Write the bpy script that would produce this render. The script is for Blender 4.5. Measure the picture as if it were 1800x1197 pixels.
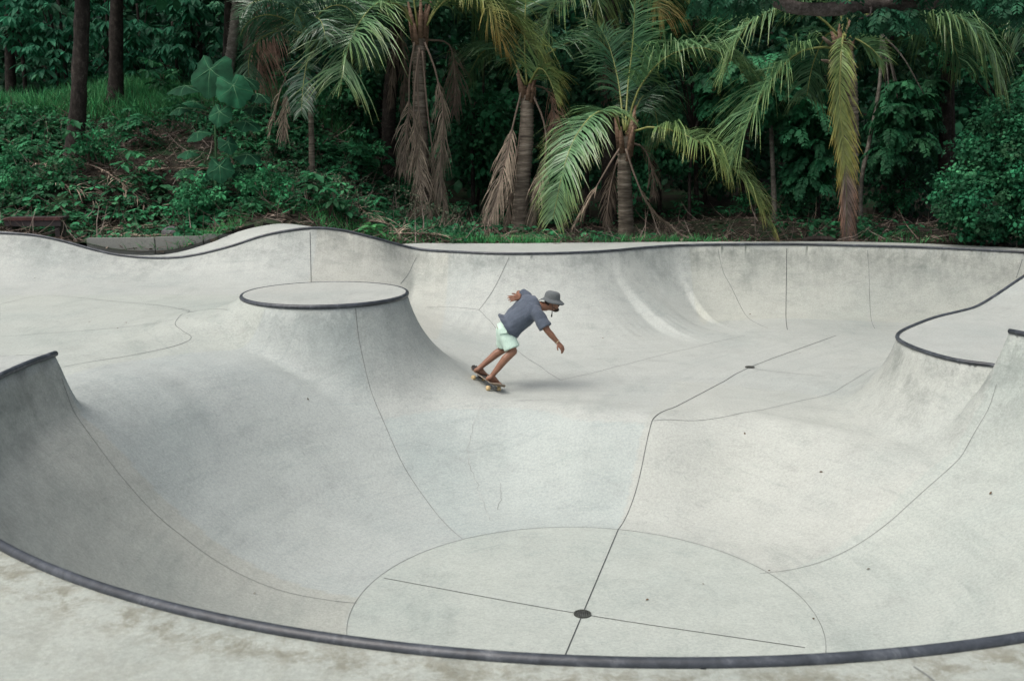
import bpy, bmesh, math, random
import numpy as np
from mathutils import Vector, Matrix, Quaternion

for o in list(bpy.data.objects):
    bpy.data.objects.remove(o)
scene = bpy.context.scene
COL = scene.collection
R = math.radians

# ------------------------------------------------------------------ camera
FPX, PITCH, EYE = 1750.0, R(11.0), 1.9          # focal length in photo pixels, downward pitch, eye height
cam_data = bpy.data.cameras.new('camera')
cam_data.sensor_width = 36.0
cam_data.lens = 36.0 * FPX / 1800.0
cam_data.clip_start = 0.1
cam_data.clip_end = 600
cam_data.dof.use_dof = True
cam_data.dof.focus_distance = 13.0
cam_data.dof.aperture_fstop = 4.0
cam = bpy.data.objects.new('camera', cam_data)
COL.objects.link(cam)
cam.location = (0, 0, EYE)
cam.rotation_euler = (R(90) - PITCH, 0, 0)
scene.camera = cam

# ------------------------------------------------------------------ sky, sun, exposure
SUN_EL, SUN_AZ = R(60), R(-122)                  # azimuth measured clockwise from +Y: the light comes from the left, a little behind
world = bpy.data.worlds.new('World')
scene.world = world
world.use_nodes = True
wn = world.node_tree.nodes
bg = wn['Background']
sky = wn.new('ShaderNodeTexSky')
sky.sky_type = 'NISHITA'
sky.sun_disc = False
sky.sun_elevation = SUN_EL
sky.sun_rotation = SUN_AZ
sky.air_density = 0.7
sky.dust_density = 6.0
sky.ozone_density = 0.7
hsv = wn.new('ShaderNodeHueSaturation')                 # thin high cloud: a paler sky
hsv.inputs['Saturation'].default_value = 0.55
world.node_tree.links.new(sky.outputs['Color'], hsv.inputs['Color'])
world.node_tree.links.new(hsv.outputs['Color'], bg.inputs['Color'])
bg.inputs['Strength'].default_value = 0.12
sun_data = bpy.data.lights.new('sun', 'SUN')
sun_data.energy = 0.5
sun_data.angle = R(36)
sun_data.color = (1.0, 0.95, 0.88)
sun = bpy.data.objects.new('sun', sun_data)
COL.objects.link(sun)
sd = Vector((math.sin(SUN_AZ) * math.cos(SUN_EL), math.cos(SUN_AZ) * math.cos(SUN_EL), math.sin(SUN_EL)))
sun.rotation_euler = sd.to_track_quat('Z', 'Y').to_euler()
scene.view_settings.view_transform = 'Standard'
scene.view_settings.look = 'None'
scene.view_settings.gamma = 1.0
scene.view_settings.use_curve_mapping = False
scene.view_settings.exposure = 0.9
scene.cycles.max_bounces = 6
scene.cycles.diffuse_bounces = 4
scene.cycles.transparent_max_bounces = 4

# ------------------------------------------------------------------ helpers
_f = np.array([0, math.cos(PITCH), -math.sin(PITCH)])
_u = np.array([0, math.sin(PITCH), math.cos(PITCH)])
def ray(u, v):
    return np.array([1.0, 0, 0]) * ((u - 900) / FPX) + _u * ((598.5 - v) / FPX) + _f
def at_z(u, v, z):
    d = ray(u, v); t = (z - EYE) / d[2]
    return np.array([0, 0, EYE]) + t * d
def at_y(u, v, y):
    d = ray(u, v); t = y / d[1]
    return np.array([0, 0, EYE]) + t * d

def tag(o, label=None, cat=None, group=None, kind=None):
    if label: o['label'] = label
    if cat: o['category'] = cat
    if group: o['group'] = group
    if kind: o['kind'] = kind
    return o
def empty(name, loc=(0, 0, 0), rz=0.0):
    o = bpy.data.objects.new(name, None)
    COL.objects.link(o)
    o.location = loc
    o.rotation_euler = (0, 0, rz)
    o.empty_display_size = 0.2
    return o
def link(name, me, parent=None, loc=None):
    o = bpy.data.objects.new(name, me)
    COL.objects.link(o)
    if parent is not None: o.parent = parent
    if loc is not None: o.location = loc
    return o
def mesh(name, V, F, mats, smooth=True, midx=None, col=None):
    """V: (n,3); F: list/array of faces (ints, tris or quads)."""
    me = bpy.data.meshes.new(name)
    V = np.asarray(V, np.float32)
    if isinstance(F, np.ndarray) and F.ndim == 2:
        k = F.shape[1]
        me.vertices.add(len(V)); me.vertices.foreach_set('co', V.ravel())
        me.loops.add(F.size); me.loops.foreach_set('vertex_index', F.astype(np.int32).ravel())
        me.polygons.add(len(F)); me.polygons.foreach_set('loop_start', np.arange(0, F.size, k, dtype=np.int32))
        try: me.polygons.foreach_set('loop_total', np.full(len(F), k, np.int32))
        except Exception: pass
    else:
        me.from_pydata(V.tolist(), [], F)
    for m in (mats if isinstance(mats, (list, tuple)) else [mats]):
        me.materials.append(m)
    if midx is not None: me.polygons.foreach_set('material_index', np.asarray(midx, np.int32))
    me.polygons.foreach_set('use_smooth', np.full(len(me.polygons), smooth))
    me.update(calc_edges=True)
    if col is not None:
        a = me.color_attributes.new('tint', 'FLOAT_COLOR', 'POINT')
        c = np.ones((len(V), 4), np.float32); c[:, :col.shape[1]] = col
        a.data.foreach_set('color', c.ravel())
    return me
class MB:
    """collects shapes into one mesh"""
    def __init__(s): s.V = []; s.F = []; s.n = 0
    def add(s, V, F):
        V = [tuple(v) for v in V]
        s.F += [tuple(i + s.n for i in f) for f in F]; s.V += V; s.n += len(V)
        return s
    def box(s, c, size, rot=None):
        x, y, z = (q / 2 for q in size)
        P = [Vector((sx * x, sy * y, sz * z)) for sz in (-1, 1) for sy in (-1, 1) for sx in (-1, 1)]
        if rot is not None: P = [rot @ p for p in P]
        P = [p + Vector(c) for p in P]
        return s.add(P, [(0, 2, 3, 1), (4, 5, 7, 6), (0, 1, 5, 4), (2, 6, 7, 3), (0, 4, 6, 2), (1, 3, 7, 5)])
    def tube(s, pts, rad, n=8, caps=True, jag=0.0, rng=None):
        pts = [Vector(p) for p in pts]
        if not hasattr(rad, '__len__'): rad = [rad] * len(pts)
        V = []; F = []
        ref = Vector((0, 0, 1))
        T0 = (pts[1] - pts[0]).normalized()
        if abs(T0.dot(ref)) > 0.9: ref = Vector((1, 0, 0))
        side = T0.cross(ref).normalized()
        for i, p in enumerate(pts):
            t = (pts[min(i + 1, len(pts) - 1)] - pts[max(i - 1, 0)]).normalized()
            side = (side - t * side.dot(t)).normalized()
            up = side.cross(t)
            for k in range(n):
                a = 2 * math.pi * k / n
                r = rad[i] * (1 + (rng.uniform(-jag, jag) if rng else 0))
                V.append(p + (side * math.cos(a) + up * math.sin(a)) * r)
        for i in range(len(pts) - 1):
            for k in range(n):
                a, b = i * n + k, i * n + (k + 1) % n
                F.append((a, b, b + n, a + n))
        if caps:
            F.append(tuple(range(n))[::-1]); F.append(tuple(range((len(pts) - 1) * n, len(pts) * n)))
        return s.add(V, F)
    def build(s, name, mat, parent=None, smooth=True, loc=None):
        me = mesh(name, s.V, s.F, mat, smooth)
        return link(name, me, parent, loc)
def spline(P, n):
    """Catmull-Rom through rows of P, n samples in all (uniform in chord length)."""
    P = np.asarray(P, float)
    Q = np.vstack([2 * P[0] - P[1], P, 2 * P[-1] - P[-2]])
    d = np.r_[0, np.cumsum(np.linalg.norm(np.diff(P[:, :3], axis=0), axis=1))]
    t = np.linspace(0, d[-1], n)
    k = np.clip(np.searchsorted(d, t, 'right') - 1, 0, len(P) - 2)
    s = ((t - d[k]) / (d[k + 1] - d[k]))[:, None]
    a, b, c, e = Q[k], Q[k + 1], Q[k + 2], Q[k + 3]
    return 0.5 * ((2 * b) + (-a + c) * s + (2 * a - 5 * b + 4 * c - e) * s ** 2 + (-a + 3 * b - 3 * c + e) * s ** 3)
def sstep(t):
    t = np.clip(t, 0, 1); return t * t * (3 - 2 * t)

# ------------------------------------------------------------------ materials
def new_mat(name):
    m = bpy.data.materials.new(name); m.use_nodes = True
    nt = m.node_tree
    return m, nt, nt.nodes['Principled BSDF']
def node(nt, kind, **kw):
    n = nt.nodes.new(kind)
    for k, v in kw.items():
        if k.startswith('i_'):
            n.inputs[k[2:].replace('_', ' ')].default_value = v
        else: setattr(n, k, v)
    return n
def L(nt, a, b): nt.links.new(a, b)
def noise(nt, vec, scale, detail=4, rough=0.55, dist=0.0):
    n = node(nt, 'ShaderNodeTexNoise')
    n.inputs['Scale'].default_value = scale; n.inputs['Detail'].default_value = detail
    n.inputs['Roughness'].default_value = rough; n.inputs['Distortion'].default_value = dist
    if vec is not None: L(nt, vec, n.inputs['Vector'])
    return n
def ramp(nt, fac, stops):
    r = node(nt, 'ShaderNodeValToRGB')
    e = r.color_ramp.elements
    while len(e) < len(stops): e.new(0.5)
    for k, (p, c) in enumerate(stops):
        e[k].position = p; e[k].color = (*c, 1) if len(c) == 3 else c
    L(nt, fac, r.inputs['Fac'])
    return r
def mixc(nt, a, b, fac=1.0, mode='MULTIPLY'):
    m = node(nt, 'ShaderNodeMix', data_type='RGBA', blend_type=mode)
    for s, x in ((0, fac), (6, a), (7, b)):
        if hasattr(x, 'links'): L(nt, x, m.inputs[s])
        else: m.inputs[s].default_value = (*x, 1) if hasattr(x, '__len__') and len(x) == 3 else x
    return m.outputs[2]
def g3(v): return (v, v, v)
def plain(name, col, rough=0.7, var=0.15, scale=8.0, metal=0.0, spec=0.4, bump=0.0, bscale=60):
    m, nt, b = new_mat(name)
    tc = node(nt, 'ShaderNodeTexCoord')
    n = noise(nt, tc.outputs['Object'], scale, 5)
    r = ramp(nt, n.outputs['Fac'], [(0.3, g3(1 - var)), (0.7, g3(1 + var))])
    L(nt, mixc(nt, r.outputs['Color'], col), b.inputs['Base Color'])
    b.inputs['Roughness'].default_value = rough
    b.inputs['Metallic'].default_value = metal
    b.inputs['Specular IOR Level'].default_value = spec
    if bump:
        n2 = noise(nt, tc.outputs['Object'], bscale, 4)
        bp = node(nt, 'ShaderNodeBump'); bp.inputs['Strength'].default_value = bump; bp.inputs['Distance'].default_value = 0.01
        L(nt, n2.outputs['Fac'], bp.inputs['Height']); L(nt, bp.outputs['Normal'], b.inputs['Normal'])
    return m
# ------------------------------------------------------------------ the skate bowl: one height field from plan curves
CX, CY, DEEP, RF = 0.63, 8.27, -2.2, 2.08       # centre of the deep end, its floor height and floor radius
DX, DY, DR, DZ = -2.53, 13.37, 1.10, -0.05      # the round island platform
def dense(P, step=0.12):
    P = np.asarray(P, float)
    n = max(2, int(np.linalg.norm(np.diff(P[:, :2], axis=0), axis=1).sum() / step))
    return spline(P, n)
def polar(r, deg): return (CX + r * math.cos(R(deg)), CY + r * math.sin(R(deg)))

# far coping: (u, v, distance or None for z = 0, width of the transition)
_far = [(-60, 409, 18.2, 2.3), (0, 410, 18.2, 2.3), (60, 414, 18.2, 2.3), (110, 424, 18.2, 2.2), (160, 438, 18.2, 2.2), (210, 449, 18.2, 2.1), (270, 454, 18.2, 2.0),
        (330, 451, 18.2, 2.0), (400, 435, 18.2, 2.0), (470, 413, 18.2, 1.9), (545, 401.5, 18.3, 1.9), (600, 405, 18.4, 1.8),
        (660, 419, 18.5, 1.7), (735, 438, None, 1.7), (820, 444, None, 2.1), (900, 446.5, None, 3.2), (1000, 445, None, 3.8),
        (1075, 441, None, 3.0), (1130, 436, None, 2.4), (1200, 431.5, None, 2.0), (1300, 430, None, 1.75), (1400, 430, None, 1.7),
        (1500, 432, None, 1.7), (1600, 434.5, None, 1.7), (1700, 438.5, None, 1.7), (1800, 444, None, 1.7), (1880, 449, None, 1.7)]
FAR = []
for u, v, y, w in _far:
    p = at_z(u, v, 0.0) if y is None else at_y(u, v, y)
    FAR.append((p[0], p[1], p[2], w))
FAR = [(-13.5, 15.5, 0.2, 2.3), (-12.0, 17.2, 0.3, 2.3)] + FAR + [(11.5, 17.2, 0, 1.7), (13.5, 15.0, 0, 1.7)]
FAR = dense(FAR)
FARPOLY = np.vstack([FAR, [(16, 15, 0, 1.7), (16, 40, 0, 1.7), (-16, 40, 0, 2), (-16, 15, 0.2, 2)]])

# ring coping of the deep end, from the left end round the near side to the right end
RING = []
for deg in np.linspace(170.2, 383.6, 140):
    k = sstep((deg - 290) / 60)
    r = 4.97 - 0.12 * sstep((deg - 170) / 40) + 0.16 * k
    RING.append((*polar(r, deg), 0.0, 2.75))
RING = np.array(RING)
lend, rend = RING[0], RING[-1]
RINGPOLY = np.vstack([RING, [(rend[0] + .5, rend[1] + .14, 0, 2.7), (8.0, 11.0, 0, 2.2), (14, 12.5, 0, 2), (14, -6, 0, 2), (-14, -6, 0, 2), (-14, 8.0, 0, 2.0), (-6.5, 8.8, 0, 2.0)]])

# lower peninsula on the right
PZ = -.42
_pen = [np.array([5.36, 10.22, PZ]), at_z(1748, 643, PZ), at_z(1700, 637, PZ), at_z(1660, 629, PZ), at_z(1615, 615, PZ), at_z(1586, 602, PZ), at_z(1577, 592, PZ), at_z(1590, 580, PZ), at_z(1640, 560, PZ),
        at_z(1690, 547.5, PZ), at_z(1715, 540, -.41), at_z(1745, 523, -.36), at_z(1800, 486, -.12), at_z(1850, 455, 0.02)]
PEN = dense([(p[0], p[1], p[2], 1.4 + 0.9 * (i < 6)) for i, p in enumerate(_pen)])
PENPOLY = np.vstack([PEN, [(14, 16.4, 0.05, 1.5), (14, 9.2, PZ, 2), (6.5, 9.2, PZ, 2), (5.6, 9.9, PZ, 2.3)]])
DISC = np.array([(DX + DR * math.cos(a), DY + DR * math.sin(a), DZ, 0) for a in np.linspace(0, 2 * math.pi, 72, endpoint=False)])

def inside(X, Y, P):
    r = np.zeros(X.shape, bool)
    n = len(P)
    for i in range(n):
        x1, y1, x2, y2 = P[i][0], P[i][1], P[(i + 1) % n][0], P[(i + 1) % n][1]
        if y1 == y2: continue
        c = ((y1 > Y) != (y2 > Y)) & (X < (x2 - x1) * (Y - y1) / (y2 - y1) + x1)
        r ^= c
    return r
def nearest(X, Y, P, closed=True):
    """distance to the polyline, plus interpolated z, width and arc parameter at the nearest point, and that point."""
    A = P if closed else P[:-1]
    B = np.roll(P, -1, 0) if closed else P[1:]
    ax, ay = A[:, 0], A[:, 1]; dx, dy = B[:, 0] - ax, B[:, 1] - ay
    l2 = np.maximum(dx * dx + dy * dy, 1e-12)
    out = [np.empty(X.shape, np.float64) for _ in range(6)]
    for s in range(0, X.size, 20000):
        x, y = X[s:s + 20000, None], Y[s:s + 20000, None]
        t = np.clip(((x - ax) * dx + (y - ay) * dy) / l2, 0, 1)
        px, py = ax + t * dx, ay + t * dy
        d2 = (x - px) ** 2 + (y - py) ** 2
        k = np.argmin(d2, 1); q = np.arange(len(k)); tk = t[q, k]
        out[0][s:s + 20000] = np.sqrt(d2[q, k])
        out[1][s:s + 20000] = A[k, 2] + tk * (B[k, 2] - A[k, 2])
        out[2][s:s + 20000] = A[k, 3] + tk * (B[k, 3] - A[k, 3])
        out[3][s:s + 20000] = k + tk
        out[4][s:s + 20000] = px[q, k]; out[5][s:s + 20000] = py[q, k]
    return out

PHI = R(77)
def arc(t):
    """profile of a transition: 1 at the lip, 0 and flat at the floor."""
    t = np.clip(t, 0, 1)
    return (1 - np.sqrt(1 - ((1 - t) * math.sin(PHI)) ** 2)) / (1 - math.cos(PHI))
_s1075 = int(np.argmin(np.hypot(FAR[:, 0] - at_z(1075, 441, 0)[0], FAR[:, 1] - at_z(1075, 441, 0)[1])))
_s1190 = int(np.argmin(np.hypot(FAR[:, 0] - at_z(1190, 432, 0)[0], FAR[:, 1] - at_z(1190, 432, 0)[1])))
def angband(deg, a, b, soft):
    """1 inside [a, b], 0 outside, soft edges."""
    return sstep((deg - (a - soft)) / soft) * (1 - sstep((deg - b) / soft))
def base_floor(X, Y):
    r = np.hypot(X - CX, Y - CY); deg = np.degrees(np.arctan2(Y - CY, X - CX))
    lvl = -0.47 - 0.93 * sstep((X + 4.6) / 5.2 + 0.22 * sstep((X + 3.4) / 1.8) * sstep((16 - Y) / 2.5))                       # shallow floors: higher on the left, lower on the right
    lvl = lvl - 0.04 * sstep((Y - 12) / 5)
    deg2 = np.where(deg < -90, deg + 360, deg)
    # straight ahead the deep end runs out over a bank; to its sides the wall curves up and rolls over onto the shallow floor
    s = np.clip((r - RF) / (1.55 + (lvl + 1.4) * 2.2), 0, 1)
    s = 0.35 * sstep(s) + 0.65 * np.where(s < 0.62, s ** 2 / 0.62, 1 - (1 - s) ** 2 / 0.38)
    bank = DEEP + (lvl - DEEP) * s
    dr = np.clip(r - RF, 0, 2.3)
    za = DEEP + 2.75 - np.sqrt(2.75 ** 2 - dr ** 2) + np.clip(r - RF - 2.3, 0, None) * 1.5
    kk = 0.34 + 0.5 * (lvl + 1.4)
    hh = np.clip(0.5 + 0.5 * (lvl - za) / kk, 0, 1)
    roll = lvl + (za - lvl) * hh - kk * hh * (1 - hh)
    mid = sstep((deg2 - 50) / 24) * (1 - sstep((deg2 - 84) / 22))
    prof = roll + (bank - roll) * mid
    # a low crest where the bank meets the shallow floor
    rc = 3.72 + 0.75 * ((deg2 - 74) / 36) ** 2
    crest = np.where(r < rc, np.exp(-((r - rc) / 0.55) ** 2), np.exp(-((r - rc) / 0.30) ** 2))
    prof = prof + 0.042 * crest * angband(deg2, 52, 96, 18)
    F = prof
    near = 1 - sstep((r - 4.9) / 1.4)
    def under(k): return DEEP + (F - DEEP) * (1 - k * near)
    return F, {'disc': under(sstep((deg2 - 104) / 13) * (1 - sstep((deg2 - 132) / 24))), 'ring': under(1.0), 'pen': under(1 - sstep((deg2 - 34) / 22))}
def field(X, Y):
    """height of the concrete, the signed distance to the nearest lip (negative on a deck), and the foot point of that lip"""
    X = np.asarray(X, float).ravel(); Y = np.asarray(Y, float).ravel()
    F, UNDER = base_floor(X, Y)
    walls = []
    r_c = np.hypot(X - CX, Y - CY)
    acc = np.zeros_like(X); best = np.full(X.shape, 1e9); bx = X.copy(); by = Y.copy()
    deck = np.full(X.shape, np.nan)
    for name, P in (('far', FARPOLY), ('ring', RINGPOLY), ('pen', PENPOLY), ('disc', DISC)):
        d, zt, w, k, px, py = nearest(X, Y, P)
        ins = inside(X, Y, P)
        H = np.maximum(zt - F, 0.0)
        if name == 'far':
            h = H * arc(d / np.maximum(w, 1e-3))
        else:
            FI = UNDER[name]; Hd = np.maximum(zt - FI, 0)
            if name == 'disc':
                an = np.degrees(np.arctan2(Y - DY, X - DX)) % 360
                gentle = sstep((an - 140) / 40) * (1 - sstep((an - 236) / 30))
            else: gentle = 0.0
            wd = np.where(r_c < 5.2, 2.72, np.maximum(Hd * 1.235, 1e-3)) if name == 'ring' else np.maximum(Hd * 1.235, 1e-3) + gentle * np.clip(2.6 - Hd * 1.235, 0, None) + (0.42 * Hd * (1 - sstep((r_c - 4.6) / 1.0)) if name == 'pen' else 0.0)
            walls.append((FI + Hd * arc(d / wd), zt))
            h = 0 * H
        if name == 'far':
            t = d / w
            bump = np.clip(t * (1 - t) * 4, 0, 1) ** 1.0
            ramp1 = np.clip(1 - (k - _s1075 + 9) / 9, 0, 1) * (k < _s1075)
            ramp2 = np.clip(1 - (k - _s1075) / (_s1190 - _s1075), 0, 1) * (k >= _s1075) * (k < _s1190)
            ramp3 = np.clip(1 - (k - _s1190) / 14, 0, 1) * (k >= _s1190)
            h = h + bump * 0.12 * np.interp(k, [_s1075 - 14, _s1075 - .6, _s1075 + 0.6, _s1190 - .6, _s1190 + 0.6, _s1190 + 14], [0, -0.55, 0.6, -0.5, 0.5, 0])
            # deck behind: the wave of the lip runs on towards the back left
            zz = np.interp(X + 0.75 * (Y - py), FAR[2:-2, 0], FAR[2:-2, 2])
            zz = zt + (zz - zt) * sstep(d / 0.5)
        else:
            zz = zt
            if name == 'pen':
                zz = np.where(X > 6.8, PZ + .44 * sstep((X - 6.9) / 2.6) * sstep((Y - 12.6) / 1.8), PZ)
                zz = zt + (zz - zt) * sstep(d / .3)
        h = np.maximum(h, 0)
        acc = (acc ** 3.5 + h ** 3.5) ** (1 / 3.5)
        sd = np.where(ins, -d, d)
        if name == 'ring': ringd = np.where(ins, 0, d)
        better = np.abs(sd) < np.abs(best)
        best = np.where(better, sd, best); bx = np.where(better, px, bx); by = np.where(better, py, by)
        deck = np.where(ins, np.fmax(deck, zz), deck)
    deck = np.fmax(deck, np.where(X > 4, -4.5 * ringd, -9) + 0 * deck)
    zf = F + acc
    for zw, zt in walls:
        kk = 0.22 * np.clip((zt - zw) / 0.8, 0, 1) * np.clip((zw - DEEP) / 0.5, 0, 1) + 1e-4
        hh = np.clip(0.5 + 0.5 * (zw - zf) / kk, 0, 1)
        zf = zf + (zw - zf) * hh + kk * hh * (1 - hh)
    Z = np.where(np.isnan(deck), zf, deck)
    best = np.where(np.isnan(deck), np.abs(best), -np.abs(best))
    return Z, best, bx, by
def height(x, y):
    return float(field([x], [y])[0][0])
def drape_px(u, v):
    """where the line of sight through photo pixel (u, v) meets the concrete"""
    d = ray(u, v)
    t = np.arange(2.5, 24, 0.03) / d[1]
    P = np.array([0, 0, EYE]) + t[:, None] * d
    Z = field(P[:, 0], P[:, 1])[0]
    k = np.argmax(P[:, 2] < Z)
    k = max(k, 1)
    a, b = P[k - 1], P[k]; fa, fb = P[k - 1, 2] - Z[k - 1], P[k, 2] - Z[k]
    s = fa / (fa - fb) if fa != fb else 0
    return a + s * (b - a)
# ------------------------------------------------------------------ concrete
def concrete(name, base, grain=1.0, wear=True):
    m, nt, b = new_mat(name)
    geo = node(nt, 'ShaderNodeNewGeometry')
    P = geo.outputs['Position']
    n1 = noise(nt, P, 0.55, 5, 0.6, 0.0)
    n2 = noise(nt, P, 3.1, 9, 0.74, 0.0)
    n3 = noise(nt, P, 38, 4, 0.7)
    n4 = noise(nt, P, 260, 2, 0.6)
    c = mixc(nt, ramp(nt, n1.outputs['Fac'], [(0.3, (0.90, 0.925, 0.93)), (0.5, (1, 1, 1)), (0.72, (1.05, 1.045, 1.035))]).outputs['Color'], base)
    c = mixc(nt, c, ramp(nt, n2.outputs['Fac'], [(0.28, g3(0.78)), (0.42, g3(0.94)), (0.6, g3(1.02)), (0.75, g3(1.06))]).outputs['Color'], 0.75)
    c = mixc(nt, c, ramp(nt, n3.outputs['Fac'], [(0.3, g3(0.80)), (0.7, g3(1.14))]).outputs['Color'], 0.8)
    c = mixc(nt, c, ramp(nt, n4.outputs['Fac'], [(0.3, g3(0.80)), (0.7, g3(1.15))]).outputs['Color'], 0.85)
    if wear:
        # trowel sweeps and scuffs: stretched noise
        mp = node(nt, 'ShaderNodeMapping'); mp.inputs['Scale'].default_value = (1.4, 0.5, 5.5); mp.inputs['Rotation'].default_value = (0, 0, 0.5)
        L(nt, P, mp.inputs['Vector'])
        n5 = noise(nt, mp.outputs['Vector'], 1.1, 8, 0.72, 0.25)
        c = mixc(nt, c, ramp(nt, n5.outputs['Fac'], [(0.3, (0.82, 0.845, 0.84)), (0.45, g3(1.0)), (0.62, g3(1.0)), (0.78, (1.06, 1.05, 1.02))]).outputs['Color'], 0.8)
        # small dark pits and specks
        v = node(nt, 'ShaderNodeTexVoronoi'); v.inputs['Scale'].default_value = 5.0; L(nt, P, v.inputs['Vector'])
        r = ramp(nt, v.outputs['Distance'], [(0.018, g3(0.35)), (0.035, g3(1))])
        c = mixc(nt, c, r.outputs['Color'], 0.7)
        at = node(nt, 'ShaderNodeVertexColor', layer_name='tint')
        c = mixc(nt, c, at.outputs['Color'])
        # grime below the lips, brown leaf dirt on the near deck (both stored per point as distances)
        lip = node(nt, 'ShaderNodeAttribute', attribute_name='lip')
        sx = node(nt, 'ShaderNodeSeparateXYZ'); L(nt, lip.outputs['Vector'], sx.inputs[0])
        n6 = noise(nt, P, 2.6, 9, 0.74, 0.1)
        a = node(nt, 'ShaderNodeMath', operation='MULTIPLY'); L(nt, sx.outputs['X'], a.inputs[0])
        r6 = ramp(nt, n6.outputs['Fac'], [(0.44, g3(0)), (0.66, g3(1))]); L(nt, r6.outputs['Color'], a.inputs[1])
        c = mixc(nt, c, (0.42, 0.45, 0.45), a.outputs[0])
        n7 = noise(nt, P, 5.5, 12, 0.82, 0.25)
        a2 = node(nt, 'ShaderNodeMath', operation='MULTIPLY'); L(nt, sx.outputs['Y'], a2.inputs[0])
        r7 = ramp(nt, n7.outputs['Fac'], [(0.46, g3(0)), (0.58, g3(1))]); L(nt, r7.outputs['Color'], a2.inputs[1])
        c = mixc(nt, c, (0.52, 0.47, 0.39), a2.outputs[0])
        # trowel arcs and wheel marks run along the lips, drips run down from them
        fl = node(nt, 'ShaderNodeAttribute', attribute_name='flow')
        m8 = node(nt, 'ShaderNodeMapping'); m8.inputs['Scale'].default_value = (5.5, 0.55, 1); L(nt, fl.outputs['Vector'], m8.inputs['Vector'])
        n8 = noise(nt, m8.outputs['Vector'], 1.6, 9, 0.74, 0.15)
        c = mixc(nt, c, ramp(nt, n8.outputs['Fac'], [(0.33, (0.84, 0.865, 0.865)), (0.46, g3(0.98)), (0.6, g3(1.0)), (0.72, g3(1.07))]).outputs['Color'], 0.75)
        m9 = node(nt, 'ShaderNodeMapping'); m9.inputs['Scale'].default_value = (0.5, 6.5, 1); L(nt, fl.outputs['Vector'], m9.inputs['Vector'])
        n9 = noise(nt, m9.outputs['Vector'], 1.3, 7, 0.7, 0.1)
        r9 = ramp(nt, n9.outputs['Fac'], [(0.46, g3(0)), (0.68, g3(0.45))])
        a9 = node(nt, 'ShaderNodeMath', operation='MULTIPLY'); L(nt, sx.outputs['X'], a9.inputs[0]); L(nt, r9.outputs['Color'], a9.inputs[1])
        c = mixc(nt, c, (0.55, 0.57, 0.56), a9.outputs[0])
        # long pale and dark scuffs
        m10 = node(nt, 'ShaderNodeMapping'); m10.inputs['Scale'].default_value = (0.35, 2.4, 2.4); m10.inputs['Rotation'].default_value = (0, 0, 1.05); L(nt, P, m10.inputs['Vector'])
        n10 = noise(nt, m10.outputs['Vector'], 2.2, 6, 0.8, 0.0)
        c = mixc(nt, c, ramp(nt, n10.outputs['Fac'], [(0.27, g3(0.78)), (0.35, g3(1)), (0.68, g3(1)), (0.76, g3(1.1))]).outputs['Color'], 0.7)
    L(nt, c, b.inputs['Base Color'])
    rr = ramp(nt, n2.outputs['Fac'], [(0.3, g3(0.62)), (0.7, g3(0.82))]); L(nt, rr.outputs['Color'], b.inputs['Roughness'])
    b.inputs['Specular IOR Level'].default_value = 0.35
    bp = node(nt, 'ShaderNodeBump'); bp.inputs['Strength'].default_value = 0.35 * grain; bp.inputs['Distance'].default_value = 0.004
    L(nt, n3.outputs['Fac'], bp.inputs['Height'])
    bp2 = node(nt, 'ShaderNodeBump'); bp2.inputs['Strength'].default_value = 0.5 * grain; bp2.inputs['Distance'].default_value = 0.03
    L(nt, n2.outputs['Fac'], bp2.inputs['Height']); L(nt, bp.outputs['Normal'], bp2.inputs['Normal'])
    L(nt, bp2.outputs['Normal'], b.inputs['Normal'])
    return m
M_CONC = concrete('concrete', (0.380, 0.404, 0.376))
M_SLAB = concrete('platform_concrete', (0.37, 0.39, 0.36), wear=False)
M_KERB = concrete('kerb_concrete', (0.21, 0.215, 0.195), wear=False)
M_JOINT = plain('joint_filler', (0.05, 0.055, 0.055), 0.9, 0.6, 5)
M_JOINT_PALE = plain('pale_joint', (0.15, 0.16, 0.155), 0.9, 0.4, 3)
M_CRACK = plain('crack_dirt', (0.27, 0.285, 0.27), 0.9, 0.5, 3)
def coping_mat():
    m, nt, b = new_mat('painted_coping')
    geo = node(nt, 'ShaderNodeNewGeometry'); P = geo.outputs['Position']
    n1 = noise(nt, P, 9, 8, 0.72, 0.6); n2 = noise(nt, P, 1.3, 3)
    c = ramp(nt, n1.outputs['Fac'], [(0.38, (0.022, 0.027, 0.033)), (0.54, (0.045, 0.053, 0.063)), (0.64, (0.09, 0.10, 0.112)), (0.74, (0.2, 0.21, 0.21))])
    c = mixc(nt, c.outputs['Color'], ramp(nt, n2.outputs['Fac'], [(0.35, g3(0.7)), (0.65, g3(1.3))]).outputs['Color'])
    L(nt, c, b.inputs['Base Color'])
    b.inputs['Roughness'].default_value = 0.42
    bp = node(nt, 'ShaderNodeBump'); bp.inputs['Strength'].default_value = 0.4; bp.inputs['Distance'].default_value = 0.006
    L(nt, n1.outputs['Fac'], bp.inputs['Height']); L(nt, bp.outputs['Normal'], b.inputs['Normal'])
    return m
M_COPING = coping_mat()

# outer edge of the concrete on the far side
BACK = [(-14, 18.6), (-9.5, 18.6), (-7.9, 18.62), (-6.5, 18.78), (-5.5, 19.05), (-4.4, 19.4), (-3.4, 19.75)]
for u, v in [(735, 427.5), (820, 428), (900, 428), (1000, 427), (1100, 426), (1200, 425.2), (1300, 424.8), (1400, 424.5), (1500, 425.2), (1600, 427.5), (1700, 431.5), (1800, 436.5), (1900, 442)]:
    p = at_z(u, v, 0); BACK.append((p[0], p[1]))
BACK.append((16, 16.5))
BACK = dense([(a, b, 0, 0) for a, b in BACK], 0.25)
def back_y(x): return np.interp(x, BACK[:, 0], BACK[:, 1])

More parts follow.
